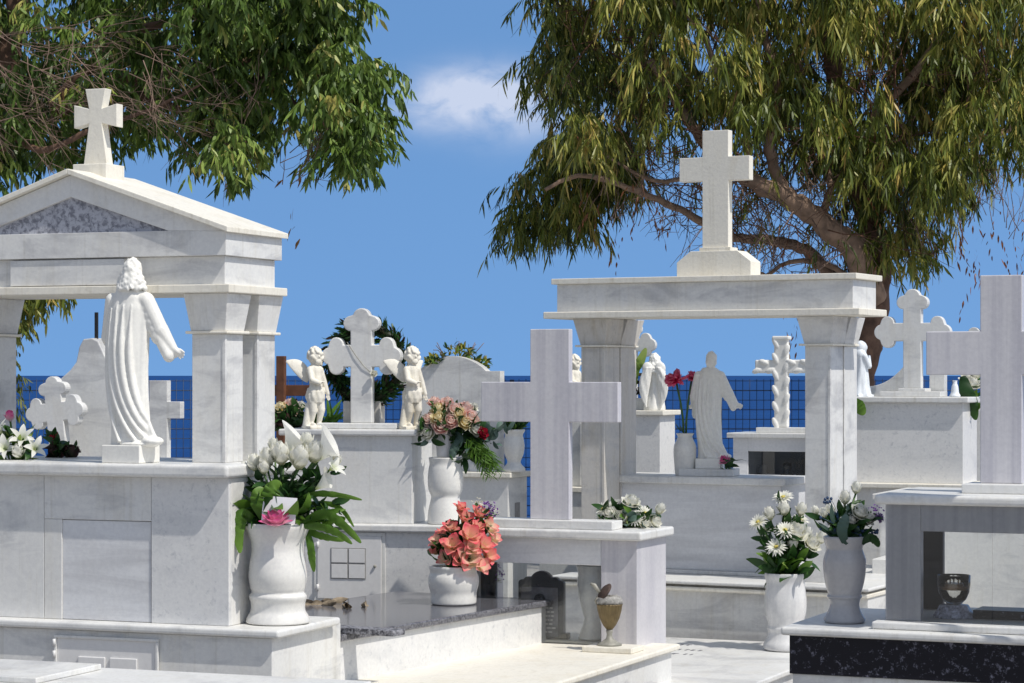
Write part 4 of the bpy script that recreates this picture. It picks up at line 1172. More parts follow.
def bouquet(name, top, label, blooms, leaves, cat='bouquet', group=None, stems=True, stem_mat='stem', under=6):
    """blooms: (px, py, ddepth, kind, size px, mat, (ax, az) tilt)"""
    t = empty(name, top, 0, label, cat, group)
    D = top.y; k = D / FPX
    sm = MB(); ul = MB()
    for (px, py, dd, kind, s, mat) in blooms:
        p = P(px, py, D + dd) - top
        A = (Vector((p.x, p.y - .02, max(.02, p.z * .7 + .03))).normalized() + Vector((random.uniform(-.25, .25), -.45, random.uniform(-.1, .3)))).normalized()
        if kind == 'calla': A = (Vector((p.x, p.y, p.z)).normalized() + Vector((.55, -.2, .25))).normalized()
        if kind in ('bud',): A = (A + Vector((0, 0, .9))).normalized()
        s_ = s * k
        c = p - A * (s_ * (.45 if kind in ('rose', 'bud', 'coral', 'calla') else .1))
        b = bloom(kind, c, A, s_, mat); o = b.build('bloom', M[mat], t)
        if kind == 'daisy':
            d = MB(); d.ell(c + A * s_ * .08, (s_ * .2, s_ * .2, s_ * .16), None, 12, 8, .3, 9); d.build('flower_centre', M['p_centre'], o)
        if stems and under:
            for q_ in range(under):
                tt = random.uniform(.45, .92); cc_ = Vector((c.x * tt, c.y * tt, c.z * (tt * .95)))
                ul.petal(cc_, (vunit(random.uniform(0, 6.28), random.uniform(-.1, 1.1)) + Vector((0, -.2, .2))).normalized(), random.uniform(0, 6.28), k * random.uniform(12, 22), k * random.uniform(5, 9), -.1, random.uniform(.3, 1.2), .25, 5, .03, .8, .8, 3)
        if stems:
            mid = Vector((p.x * .45, p.y * .45, p.z * .55)); sm.tube([(p.x * .12, p.y * .12, -.03), mid * .5 + Vector((0, 0, .0)), mid, c], k * 1.1, 5)
    if sm.v: sm.build('stems', M[stem_mat], t)
    if ul.v: ul.build('stem_leaves', M['leafdark'], t)
    for (mat, n_, rad, L, W, zlo, zhi, drop) in leaves:
        lf = MB()
        for i in range(n_):
            a = random.uniform(0, 6.283); el = random.uniform(zlo, zhi); A = vunit(a, el)
            c = Vector((random.uniform(-1, 1), random.uniform(-1, 1), random.uniform(-.2, 1))) * rad * k * .5 + A * rad * k * random.uniform(.0, .45)
            c.z = max(c.z, 0)
            lf.petal(c, A, random.uniform(0, 6.28), L * k * random.uniform(.6, 1.1), W * k * random.uniform(.7, 1.1), random.uniform(-.1, .2), drop * random.uniform(.4, 1.2), .25, 6, .02, .8, .8, 3)
        lf.build('leaves', M[mat], t)
    return t
def blade(parent, name, mat, top, pts, W, n=10, fold=.3):
    """a long leaf through pixel points (px,py,dd)"""
    k = top.y / FPX
    q = [P(a, b, top.y + c) - top for a, b, c in pts]; mb = MB(); v = []; uv = []; f = []
    K = n * (len(q) - 1); S = []
    for i in range(len(q) - 1):
        p0, p1, p2, p3 = q[max(0, i - 1)], q[i], q[i + 1], q[min(len(q) - 1, i + 2)]
        for s in range(n):
            t = s / n; S.append(.5 * (2 * p1 + (p2 - p0) * t + (2 * p0 - 5 * p1 + 4 * p2 - p3) * t * t + (3 * p1 - p0 - 3 * p2 + p3) * t ** 3))
    S.append(q[-1])
    for i, p in enumerate(S):
        d = (S[min(i + 1, K)] - S[max(i - 1, 0)]).normalized(); t = i / K
        side = d.cross(Vector((.1, 1, .35))).normalized(); nn = side.cross(d)
        w = W * k * .5 * math.sin(math.pi * (t * .9 + .08)) ** .7
        rp = .22 * math.sin(t * 30 + 2 * math.sin(t * 11))
        for j in (-1, 0, 1): v.append(p + side * w * j + nn * (w * (fold * abs(j) + rp * j))); uv.append((j, t))
    for i in range(K):
        for j in (0, 1): f.append((i * 3 + j, i * 3 + j + 1, (i + 1) * 3 + j + 1, (i + 1) * 3 + j))
    mb.add(v, f, uv, True); return mb.build(name, M[mat], parent)

random.seed(11)
W_ = 'p_white'
# 1 white roses and callas
T = V1TOP
bl = [(255, 466, .0, 'bud', 13, W_), (267, 462, -.03, 'bud', 15, W_), (281, 458, -.05, 'bud', 17, W_), (299, 462, -.06, 'bud', 18, W_), (314, 456, -.02, 'bud', 16, W_), (246, 472, .03, 'bud', 11, W_),
      (288, 448, .05, 'calla', 17, 'p_lily'), (306, 446, .06, 'bud', 14, W_), (320, 456, .0, 'calla', 19, 'p_lily'), (330, 470, -.02, 'lily', 13, 'p_lily'), (320, 486, -.04, 'calla', 12, 'p_lily'), (274, 447, .05, 'bud', 10, W_),
      (264, 470, -.06, 'bud', 10, W_), (336, 462, .03, 'bud', 9, W_)]
b1 = bouquet('bouquet', T, 'white roses and calla lilies with a pink bloom in the large round vase', bl,
             [('leafdark', 50, 34, 34, 14, .2, 1.4, .9), ('leaf', 26, 34, 30, 13, -.1, 1.1, 1.4)], group='flower bouquets on the graves')
for pts, w in (([(300, 525, -.06), (322, 515, -.10), (340, 523, -.12), (361, 543, -.13)], 11), ([(300, 528, -.04), (318, 527, -.12), (336, 533, -.13), (352, 544, -.12)], 9), ([(300, 524, .04), (314, 534, .0), (328, 538, .0), (344, 541, .0)], 8), ([(298, 515, .05), (322, 504, .04), (340, 509, .04), (354, 527, .04)], 6), ([(256, 524, -.05), (243, 515, -.08), (238, 530, -.08), (240, 553, -.1)], 14),
               ([(280, 515, 0), (310, 496, -.04), (335, 495, -.03), (362, 500, 0)], 7), ([(285, 515, 0), (315, 503, 0), (340, 508, .02), (352, 522, .02)], 4), ([(275, 515, -.08), (270, 500, -.12), (274, 488, -.12), (282, 484, -.1)], 18), ([(265, 520, -.1), (259, 508, -.12), (258, 495, -.12), (264, 488, -.1)], 16), ([(306, 528, 0), (310, 545, -.03), (312, 560, -.03), (314, 572, -.02)], 8)):
    blade(b1, 'large_leaf', 'leaf', T, pts, w)
for mt_, n_, cx_, cy_, rx_, ry_ in (('leafdark', 40, 312, 512, 24, 15), ('leaf', 26, 318, 522, 24, 14), ('leafdark', 26, 262, 506, 12, 16)):
    lf_ = MB()
    for i in range(n_):
        p_ = P(cx_ + random.gauss(0, .5) * rx_, cy_ + random.gauss(0, .5) * ry_, T.y + random.uniform(-.06, .06)) - T
        lf_.petal(p_, Vector((random.uniform(-.2, 1.0) * (1 if cx_ > 280 else -1), random.uniform(-.7, .1), random.uniform(-.5, .7))).normalized(), random.uniform(0, 6), random.uniform(.05, .10), random.uniform(.016, .034), 0, random.uniform(.2, 1.1), .25, 5, .04, .8, .8, 3)
    lf_.build('leaves', M[mt_], b1)
mb = MB(); o_ = P(276, 519, T.y - .17) - T
for q in range(3):
    for i in range(7): mb.petal(o_ + Vector((0, 0, -.035)), Vector((0, -.25, .95)).normalized(), i * .9 + q * .3, .08, .05, .45 + q * .3, .5 + q * .35, .3, 5, .02, .8, .7, 5)
mb.build('pink_bloom', M['p_hotpink'], b1)
cd = MB(); cd.box(-.072, .072, -.001, .001, 0, .11, 0); o = cd.build('card', M['card'], b1); o.location = P(278, 523, T.y - .135) - T; o.rotation_euler = (R(-8), R(4), R(-6))
# 2 coral
T = V2TOP; bl = []
for px, py, dd, s in ((437, 541, 0, 13), (451, 528, -.02, 14), (466, 519, .02, 14), (480, 514, .04, 13), (489, 527, 0, 14), (470, 536, -.08, 17), (452, 545, -.09, 16), (484, 545, -.06, 15), (489, 556, -.02, 13), (446, 558, -.06, 14), (470, 558, -.10, 17), (460, 560, -.1, 14), (481, 565, -.08, 13), (436, 550, .02, 11), (461, 508, .05, 12), (493, 538, .03, 12), (472, 548, -.1, 14), (443, 533, .05, 12), (478, 527, -.03, 12)):
    bl.append((px, py, dd, 'coral', s * random.uniform(.85, 1.1), random.choice(('p_coral', 'p_coral', 'p_coral_cream'))))
bl += [(487, 508, .05, 'spray', 9, 'p_violet'), (492, 512, .03, 'spray', 6, 'p_violet'), (478, 506, .06, 'spray', 7, 'p_white'), (494, 512, .05, 'spray', 6, 'p_white')]
bouquet('bouquet', T, 'coral and yellow flowers with a violet sprig in the squat vase', bl, [('leaf', 14, 20, 20, 11, .0, 1.2, .8), ('leafdark', 18, 22, 22, 10, .2, 1.4, .8)], group='flower bouquets on the graves')
# 3 in the grey vase
T = V3TOP
bl = [(824, 515, 0, 'bud', 8, W_), (831, 512, .02, 'bud', 9, W_), (845, 500, .03, 'bud', 10, W_), (856, 490, .02, 'bud', 9, W_), (860, 512, -.03, 'rose', 11, W_), (868, 518, -.01, 'rose', 9, W_), (851, 520, -.02, 'rose', 9, W_), (816, 512, .05, 'bud', 7, W_), (876, 513, .02, 'spray', 7, 'p_violet'), (879, 518, .0, 'carnation', 6, 'p_violet')]
b3 = bouquet('bouquet', T, 'white rosebuds with purple blooms in the grey shaded vase', bl, [('leafdark', 26, 20, 22, 7, .1, 1.3, .7), ('leafgrey', 16, 22, 22, 6, .2, 1.3, .5)], group='flower bouquets on the graves')
blade(b3, 'large_leaf', 'leafgrey', T, [(846, 545, -.08), (842, 532, -.1), (845, 520, -.1), (846, 514, -.09)], 11)
blade(b3, 'large_leaf', 'leafdark', T, [(862, 544, -.05), (870, 538, -.06), (876, 542, -.05), (879, 547, -.04)], 9)
sp_ = MB(); 
for i in range(30):
    x_, y_ = random.choice(((832, 505), (870, 533), (858, 535), (828, 525), (872, 527))); q = P(x_ + random.uniform(-8, 8), y_ + random.uniform(-9, 9), T.y + random.uniform(-.05, .05)) - T
    sp_.ell(q, (.006, .006, .007), None, 6, 5); sp_.tube([Vector((0, 0, 0)), q * .5 + Vector((0, 0, .02)), q], .0012, 4)
sp_.build('berry_sprigs', M['bluepot'], b3)
# 4 daisies
T = V4TOP
bl = [(758, 522, 0, 'daisy', 12, W_), (770, 516, .02, 'bud', 10, W_), (783, 497, .02, 'daisy', 12, W_), (784, 511, .0, 'bud', 11, W_), (801, 512, .02, 'bud', 10, W_), (785, 530, -.06, 'daisy', 12, W_), (797, 532, -.05, 'rose', 13, W_), (776, 547, -.08, 'daisy', 12, W_), (812, 544, -.03, 'rose', 11, W_), (820, 540, .0, 'bud', 10, W_), (764, 531, .04, 'daisy', 10, W_), (800, 520, .05, 'daisy', 11, W_), (793, 546, -.06, 'bud', 9, W_), (806, 536, .03, 'bud', 10, 'p_lily')]
bouquet('bouquet', T, 'white daisies and roses in the streaked marble vase', bl, [('leafdark', 44, 26, 24, 11, -.1, 1.3, .9), ('leaf', 26, 26, 22, 9, .0, 1.2, .9), ('leaflime', 8, 16, 14, 10, .0, .7, .8)], group='flower bouquets on the graves')
# 5 pink yellow roses
T = V5TOP; bl = []
for px, py, dd, s, m_ in ((429, 420, 0, 9, 'p_pinkrose'), (438, 409, .02, 9, 'p_yellow'), (438, 418, -.04, 9, 'p_yellow'), (447, 403, .04, 9, 'p_pinkrose'), (455, 410, -.01, 9, 'p_pinkrose'), (451, 421, -.05, 9, 'p_pinkrose'), (441, 426, -.05, 10, 'p_pinkrose'), (459, 414, -.03, 9, 'p_yellow'), (466, 408, .02, 9, 'p_pinkrose'), (470, 417, -.03, 10, 'p_pinkrose'), (474, 420, 0, 8, 'p_pinkrose'), (465, 422, -.05, 9, 'p_yellow'), (423, 428, .02, 9, 'p_white'), (428, 433, -.02, 9, 'p_white'), (476, 429, -.03, 9, 'p_white'), (434, 402, .05, 8, 'p_pinkrose'), (447, 413, .02, 8, 'p_yellow'), (474, 407, .06, 6, 'p_white'), (483, 433, -.05, 7, 'p_red')):
    bl.append((px, py, dd - .05, 'rose', s, m_))
b5 = bouquet('bouquet', T, 'pink and yellow roses with trailing ferns beside the right cherub', bl, [('leafdark', 22, 16, 18, 8, -.3, .5, 1.0), ('leafgrey', 14, 20, 20, 9, -.5, .3, 1.4)], group='flower bouquets on the graves')
for pts, w in (([(460, 428, 0), (482, 428, -.03), (492, 436, -.02), (497, 431, 0)], 13), ([(455, 432, -.06), (459, 440, -.08), (453, 452, -.08), (452, 462, -.08)], 9)): blade(b5, 'large_leaf', 'leafgrey', T, pts, w)
for mt_, n_, cx_, cy_, rx_, ry_ in (('leafdark', 34, 470, 438, 20, 10), ('leafgrey', 26, 482, 434, 18, 11), ('leafdark', 24, 462, 450, 12, 14), ('leafgrey', 9, 438, 437, 12, 8), ('leafdark', 12, 428, 432, 10, 9)):
    lf_ = MB()
    for i in range(n_):
        p_ = P(cx_ + random.gauss(0, .5) * rx_, cy_ + random.gauss(0, .5) * ry_, T.y - .02 + random.uniform(-.05, .05)) - T
        lf_.petal(p_, Vector((random.uniform(-.6, .9), random.uniform(-.7, .1), random.uniform(-.7, .5))).normalized(), random.uniform(0, 6), random.uniform(.05, .10), random.uniform(.025, .045), 0, random.uniform(.2, 1.1), .25, 5, .04, .8, .8, 3)
    lf_.build('leaves', M[mt_], b5)
fr_ = MB()
for i in range(44):
    a = random.uniform(-.25, 1.0)
    x0_, y0_ = 458 + random.uniform(0, 8), 438 + random.uniform(-4, 4); L_ = random.uniform(28, 42)
    x1_, y1_ = x0_ + L_ * math.cos(a) * .9 + 3, y0_ + L_ * math.sin(max(.3, a + .75)) 
    for s_ in range(9):
        t_ = .3 + .7 * s_ / 9; px_, py_ = x0_ + (x1_ - x0_) * t_, y0_ + (y1_ - y0_) * t_ ** 1.6
        p_ = P(px_, py_, T.y - .08 + random.uniform(-.03, .03)) - T
        for sd in (-1, 1): fr_.petal(p_, Vector((.7 * sd + .5, 0, -.8)).normalized(), random.uniform(0, 6), .045, .006, 0, .3, 0, 2, 0, 1, .7, 3)
fr_.build('fern', M['leaf'], b5)
# 6 white roses behind the central tomb slab corner
T = F4.w(F4.X(628, .30), .30, Z4 + .002)
bl = [(603, 509, 0, 'daisy', 11, W_), (610, 514, -.03, 'rose', 9, W_), (631, 502, 0, 'rose', 11, W_), (621, 518, -.05, 'rose', 10, W_), (634, 518, -.05, 'daisy', 10, W_), (645, 513, -.02, 'daisy', 10, W_), (659, 511, .02, 'bud', 9, W_), (655, 522, -.02, 'rose', 9, W_), (600, 517, .04, 'daisy', 9, W_), (645, 524, -.05, 'rose', 8, W_), (625, 509, .05, 'rose', 8, W_), (614, 504, .05, 'daisy', 9, W_)]
bouquet('flower_arrangement', T, 'low bunch of white flowers on the corner of the central tomb', bl, [('leaf', 16, 20, 16, 8, 0, .8, .8), ('leafgrey', 24, 26, 16, 8, 0, .8, 1.0), ('leaflime', 8, 20, 12, 7, 0, .6, .8)], group='flower bouquets on the graves')
# 7 carnations
T = V7TOP
bl = [(676, 380, 0, 'carnation', 13, 'p_magenta'), (692, 378, .05, 'carnation', 9, 'p_magenta')]
bouquet('bouquet', T, 'two long stemmed magenta carnations rising behind the shaded statue', bl, [('leafgrey', 4, 8, 14, 2, .5, 1.2, .6)], group='flower bouquets on the graves', under=0)
T = F6B.w(F6B.X(727, .14), .14, Z6B + .03)
tr = bouquet('single_rose', T, 'single hot pink rose at the foot of the shaded statue', [(724, 460, 0, 'rose', 7, 'p_hotpink')], [('leaf', 3, 4, 8, 3, 0, 1, .6)], 'flower')
# 8 lilies at far left on tomb 1
T = F1.w(F1.X(14, .2), .2, T1Z + .001)
bl = [(2, 434, 0, 'lily', 12, 'p_lily'), (22, 441, -.04, 'lily', 13, 'p_lily'), (34, 450, -.06, 'lily', 12, 'p_lily'), (6, 450, -.05, 'lily', 13, 'p_lily'), (18, 454, -.08, 'bud', 11, 'p_lily'), (-12, 444, 0, 'lily', 13, 'p_lily'), (10, 418, .05, 'bud', 8, 'p_hotpink'), (26, 446, .02, 'bud', 12, 'p_lily')]
bouquet('bouquet', T, 'white lilies lying on the gabled tomb at the left edge', bl, [('leaflime', 18, 24, 26, 6, .1, 1.2, .6), ('leaf', 12, 22, 24, 6, .1, 1.2, .8)], group='flower bouquets on the graves')
T = F1.w(F1.X(62, .50), .50, T1Z + .001)
bouquet('potted_plant', T, 'dark leafy plant with one deep red flower behind the large statue', [(52, 438, 0, 'rose', 5, 'p_red'), (55, 434, .02, 'rose', 4, 'p_red')], [('purpleleaf', 60, 16, 14, 9, -.1, .9, 1.2), ('leafdark', 20, 14, 12, 7, 0, .9, 1)], 'plant')
# 9 yellow/pink behind left column
T = F3.w(F3.X(291, .5), .5, Z3 - .02)
bl = [(281, 408, 0, 'rose', 9, 'p_yellow'), (290, 404, .02, 'rose', 8, 'p_pinkrose'), (298, 413, 0, 'rose', 7, 'p_pinkrose'), (276, 420, 0, 'rose', 7, 'p_yellow'), (285, 420, -.03, 'rose', 6, 'p_pinkrose'), (301, 405, .03, 'rose', 6, 'p_white'), (292, 416, 0, 'rose', 6, 'p_yellow')]
bouquet('bouquet', T, 'yellow and pale pink roses left of the left cherub', bl, [('leafdark', 60, 22, 18, 8, -.1, 1.2, 1), ('purpleleaf', 30, 22, 18, 8, -.1, 1.2, 1)], group='flower bouquets on the graves')
T = F3.w(F3.X(326, .45), .45, Z3 + .001)
bouquet('potted_plant', T, 'small spiky green plant behind the left cherub', [], [('leaf', 22, 12, 26, 4, .2, 1.2, .8)], 'plant')
# wreath behind scalloped cross
c = F3.w(F3.X(366, .24), .24, F3.Z(363, -.3, .24)); t = empty('wreath', c, -F3.psi, 'dark green wreath hung behind the scalloped cross', 'wreath')
m1 = MB(); m2 = MB(); k = c.y / FPX
for i in range(1300):
    a = random.uniform(0, 6.283); rr_ = 35 * k * random.uniform(.85, 1.12); q = Vector((math.cos(a) * rr_, 0, math.sin(a) * rr_)); b = random.uniform(0, 6.283)
    o_ = Vector((math.cos(a) * math.cos(b), math.sin(b) * .8, math.sin(a) * math.cos(b)))
    tg = Vector((-math.sin(a), 0, math.cos(a)))
    (m1 if random.random() < .85 else m2).petal(q + o_ * .03, (o_ * .9 + tg * .8 + Vector((0, 0, .1))).normalized(), random.uniform(0, 6), .055 * random.uniform(.6, 1.2), .015, 0, .5, .2, 3, 0, .9, .7, 3)
m1.build('needles', M['leafdark'], t); m2.build('brown_needles', M['purpleleaf'], t)
m3 = MB(); pts = [(math.cos(i / 24 * 6.283) * 36 * k, 0, math.sin(i / 24 * 6.283) * 36 * k) for i in range(25)]; m3.tube(pts, .028, 8, False); m3.build('ring', M['purpleleaf'], t)
# cord and tiny white flower on the cross
cc = MB(); A0 = F3.w(F3.X(347, .076), .076, F3.Z(342, -.3, .076)); B0 = F3.w(F3.X(372, .076), .076, F3.Z(374, -.25, .076)); 
cc.tube([A0 - A0, (B0 - A0) * .33 + Vector((0, -.004, -.012)), (B0 - A0) * .66 + Vector((0, -.004, -.014)), B0 - A0], .0022, 5)
o = cc.build('cord', M['pewter'], None); o.location = A0; tag(o, 'thin wire cord hanging across the scalloped cross', 'cord')
o = bloom('rose', Vector((0, 0, 0)), Vector((0, -1, .3)).normalized(), .022, 0).build('plaster_rose', M['p_white']); o.location = B0 + Vector((.012, -.01, 0)); tag(o, 'tiny white flower at the end of the cord on the scalloped cross', 'flower')
# foliage spilling over arched headstone
c = F5.w(H5[0], .17, H5[1] - .02); t = empty('dried_arrangement', c, 0, 'yellow green dried spray of flowers on top of the arched headstone', 'bouquet', None); k = c.y / FPX
for mt, n_ in (('leafyel', 90), ('leafdark', 70), ('leaflime', 40)):
    m_ = MB()
    for i in range(n_):
        x_ = random.uniform(-30, 32); h_ = random.uniform(0, 1) * (8 if abs(x_ - 4) > 14 else 14); q = Vector((x_ * k, random.uniform(-.05, .06), (h_ - abs(x_) * .28) * k))
        m_.petal(q, Vector((random.uniform(-.8, .8) + x_ * .02, random.uniform(-.5, .5), random.uniform(0, 1))).normalized(), random.uniform(0, 6), 8 * k * random.uniform(.5, 1.2), 2.6 * k, 0, .9, .2, 4, .02, .9, .7, 3)
    m_.build('foliage', M[mt], t)
m_ = MB()
for i in range(9):
    x_ = random.uniform(-25, 30); m_.tube([(x_ * .5 * k, 0, 0), (x_ * .9 * k, .02, 9 * k), (x_ * 1.15 * k, 0, random.uniform(8, 22) * k)], .0025, 4)
m_.build('twigs', M['twig'], t)
# succulent
T = V6TOP; bouquet('succulent', T, 'small green succulent growing in the white urn planter', [(509, 432, 0, 'rose', 4, 'p_white'), (519, 432, 0, 'rose', 4, 'p_red')], [('leaf', 50, 9, 13, 4, .1, 1.4, .7), ('leafdark', 30, 9, 12, 4, .1, 1.4, .7)], 'plant', stems=False)
# leaf and flowers at the back right tomb
T = F8.w(F8.X(966, .28), .28, Z8 - .1)
bq = bouquet('bouquet', T, 'white roses with broad leaves left of the tall right cross', [(972, 384, 0, 'rose', 11, W_), (967, 379, .03, 'rose', 9, W_), (976, 376, .03, 'bud', 9, W_)], [('leaf', 10, 12, 20, 9, .2, 1.2, .9)], group='flower bouquets on the graves')
blade(bq, 'large_leaf', 'leafdark', T, [(963, 376, -.05), (966, 390, -.08), (972, 405, -.08), (976, 420, -.06)], 14)
T = F8.w(F8.X(852, -.12), -.12, F8.Z(430))
bq = empty('potted_plant', T, 0, 'broad green leaf poking out right of the right portico column', 'plant')
blade(bq, 'large_leaf', 'leaf', T, [(850, 409, 0), (855, 405, -.02), (860, 409, -.03), (864, 415, -.03)], 14)
blade(bq, 'stem', 'stem', T, [(852, 430, .02), (851, 420, .01), (850, 409, 0)], 2)
# green leaf behind left column of portico
T = F10.w(F10.X(636, .06), .06, Z10 + .001)
bq = empty('potted_plant', T, 0, 'curved pale green leaf arching beside the winged angel', 'plant')
blade(bq, 'large_leaf', 'leaflime', T, [(630, 408, .04), (634, 372, -.02), (640, 362, -.04), (646, 348, -.04)], 11)
m_ = MB()
for i in range(50): m_.petal(Vector((random.uniform(-.07, .07), random.uniform(0, .08), .17 + random.uniform(-.07, .1))), vunit(random.uniform(0, 6.28), random.uniform(-.5, 1)), random.uniform(0, 6), .05, .022, 0, .5, .2, 3, 0, .9, .7, 3)
m_.build('leaves', M['purpleleaf'], bq)

# ------------------------------------------------------------------ small things
# bronze urn on plate
p = ground_at(None, 614, 652, ZL + .0008)
o = MB(); o.box(-.13, .13, -.10, .09, 0, .026, .004, 3); ob = o.build('marble_plate', M['cream']); ob.location = p + Vector((0, .05, 0)); ob.rotation_euler = (0, 0, -R(23)); tag(ob, 'small cream marble plate under the bronze urn', 'plate')
k = p.y / FPX; b0 = p + Vector((-4 * k, .06, .0268))
t = empty('bronze_urn', b0, 0, 'fluted bronze urn with tilted open lid left of the flat inscribed slab', 'urn')
m_ = MB(); m_.lathe([(12.5 * k, 0), (12.5 * k, 1.5 * k), (8 * k, 3.5 * k), (3.5 * k, 7 * k), (2.6 * k, 11 * k), (3.6 * k, 14 * k), (3 * k, 16 * k)], n=40); m_.build('foot', M['pewter'], t)
m_ = MB(); m_.lathe([(2.6 * k, 15.5 * k), (6 * k, 20 * k), (9.3 * k, 27 * k), (11.3 * k, 35 * k), (12 * k, 40 * k), (12.6 * k, 41.5 * k)], n=96, flute=.075, nfl=22); m_.build('cup', M['bronze'], t)
m_ = MB(); m_.lathe([(12.4 * k, 41 * k), (12.6 * k, 44 * k), (11.8 * k, 47 * k), (10 * k, 49 * k), (6 * k, 49.5 * k), (2 * k, 48 * k)], n=40, oval=.05); m_.ell((3 * k, 0, 48 * k), (7 * k, 7 * k, 2.5 * k), None, 16, 10, .6, 3); m_.build('wax_filling', M['wax'], t)
m_ = MB(); m_.lathe([(1 * k, -1 * k), (10 * k, -.5 * k), (10.5 * k, .5 * k), (8 * k, 2.2 * k), (2 * k, 3.5 * k)], n=36); ob = m_.build('lid', M['darkrust'], t); ob.location = (-5 * k, 0, 53 * k); ob.rotation_euler = (R(15), R(-52), 0)
m_ = MB(); m_.tube([(-12.5 * k, 0, 42 * k), (-14 * k, 0, 45 * k), (-12 * k, 0, 48 * k)], 1.6 * k, 8); m_.tube([(-10 * k, 0, 53 * k), (-15 * k, .01, 60 * k), (-19 * k, .01, 62 * k)], [1.5 * k, 2.2 * k, 1.2 * k], 7); m_.build('hinge', M['pewter'], t)
# memorial plaque in niche
pl = F4.w(F4.X(541, .10), .10, Z4in + .0005)
t = empty('memorial_plaque', pl, -R(20), 'black scallop topped memorial plaque inside the central glazed niche', 'plaque'); k = pl.y / FPX
hw = 24 * k; hh = 55 * k; ht = 74 * k
pts = [(-hw, 0), (hw, 0), (hw, hh)] + [(x, z) for x, z in arc(hw - 3.5 * k, hh, 3.5 * k, 10, 150, 6)] + arc(hw - 10 * k, hh + 1.5 * k, 5 * k, 20, 120, 6) + arc(0, hh + .5 * k, 12 * k, 28, 152, 12) + arc(-hw + 10 * k, hh + 1.5 * k, 5 * k, 60, 160, 6) + arc(-hw + 3.5 * k, hh, 3.5 * k, 30, 170, 6) + [(-hw, hh)]
m_ = MB(); m_.prism(pts, 0, .03, .002); m_.build('plaque_body', M['black'], t)
m_ = MB(); m_.box(-hw + 3 * k, hw - 6 * k, -.003, -.0005, 2 * k, hh - 4 * k, .001); m_.build('plaque_face', M['photo'], t)
m_ = MB(); m_.lathe([(5.5 * k, 0), (6 * k, .001), (6 * k, .0018)], n=24); ob = m_.build('portrait', M['black'], t); ob.rotation_euler = (R(90), 0, 0); ob.location = (-1 * k, -.0035, hh - 16 * k)
m_ = MB(); random.seed(2)
for r_ in range(7):
    x_ = -hw + 8 * k
    while x_ < hw - 12 * k:
        w_ = random.uniform(1.5, 4) * k; m_.box(x_, x_ + w_, -.0042, -.0032, (30 - r_ * 4) * k, (31.6 - r_ * 4) * k, 0); x_ += w_ + 1.2 * k
m_.build('worn_lines', M['interior'], t)
m_ = MB(); m_.box(hw - 4 * k, hw + 4 * k, -.01, .05, 0.0, 6 * k, .004); m_.build('foot', M['black'], t)
# dark cylinder vase with lilac flowers, and grey vase inside niche
p = F4.w(F4.X(489, .12), .12, Z4in + .0005); k = p.y / FPX
m_ = MB(); m_.lathe([(8 * k, 0), (8.5 * k, 1 * k), (8.5 * k, 78 * k), (7 * k, 78 * k), (7 * k, 60 * k)], n=32); o = m_.build('vase', M['black']); o.location = p; tag(o, 'black cylinder vase at the left end of the central niche', 'vase')
T = p + Vector((0, 0, 77 * k)); bouquet('bouquet', T, 'faded lilac flowers drooping over the black cylinder vase', [(500, 575, -.02, 'spray', 6, 'p_violet'), (497, 580, 0, 'spray', 5, 'p_white'), (493, 570, 0, 'spray', 6, 'p_violet')], [('leafgrey', 14, 10, 12, 4, -.2, 1, 1)], stems=False, group='flower bouquets on the graves')
p = F4.w(F4.X(592, .16), .16, Z4in + .0005); k = p.y / FPX
vase('vase', p, k, [(12, 0), (14, 2), (11, 10), (8, 20), (9, 26), (13, 40), (15, 56), (14, 66), (16, 74)], 'vasestr', 'dim marble vase behind the glass at the right end of the central niche')
# glass bowl on floral stand in right tomb
p = F7.w(F7.X(954, .22), .22, Z7in + .0005); k = p.y / FPX
t = empty('bowl_stand', p, 0, 'floral ceramic stand under the glass bowl in the glazed tomb', 'stand')
m_ = MB(); m_.lathe([(21 * k, 0), (21 * k, 3 * k), (17 * k, 8 * k), (15 * k, 12 * k), (14 * k, 13 * k)], n=8); m_.build('stand_body', M['ceramic'], t)
t = empty('glass_bowl', p + Vector((0, 0, 13.5 * k)), 0, 'clear glass bowl with amber wax inside the glazed tomb', 'bowl')
m_ = MB(); m_.lathe([(7 * k, 0), (12 * k, 5 * k), (15 * k, 12 * k), (16 * k, 20 * k), (16 * k, 29 * k), (15.3 * k, 29 * k), (15 * k, 20 * k), (11 * k, 6 * k), (4 * k, 2 * k)], n=48, flute=.02, nfl=22); m_.build('bowl', M['clearglass'], t)
m_ = MB(); m_.lathe([(14 * k, 14.5 * k), (14.6 * k, 16 * k), (14.6 * k, 20 * k), (13 * k, 20.5 * k)], n=40); m_.build('wax', M['amber'], t)
m_ = MB()
for i in range(9): a = i * .7; m_.tube([(11 * k * math.cos(a), 11 * k * math.sin(a), 20 * k), (12 * k * math.cos(a), 12 * k * math.sin(a), 27 * k)], .8 * k, 5)
m_.build('wicks', M['amber'], t)
p = F7.w(F7.X(988, .25), .25, Z7in + .0005)
m_ = MB(); m_.box(-.05, .2, -.05, .12, 0, .035, .003); o = m_.build('dark_tile', M['blackgranite']); o.location = p; o.rotation_euler = (0, 0, -F7.psi); tag(o, 'dark stone tile lying inside the glazed tomb', 'tile')
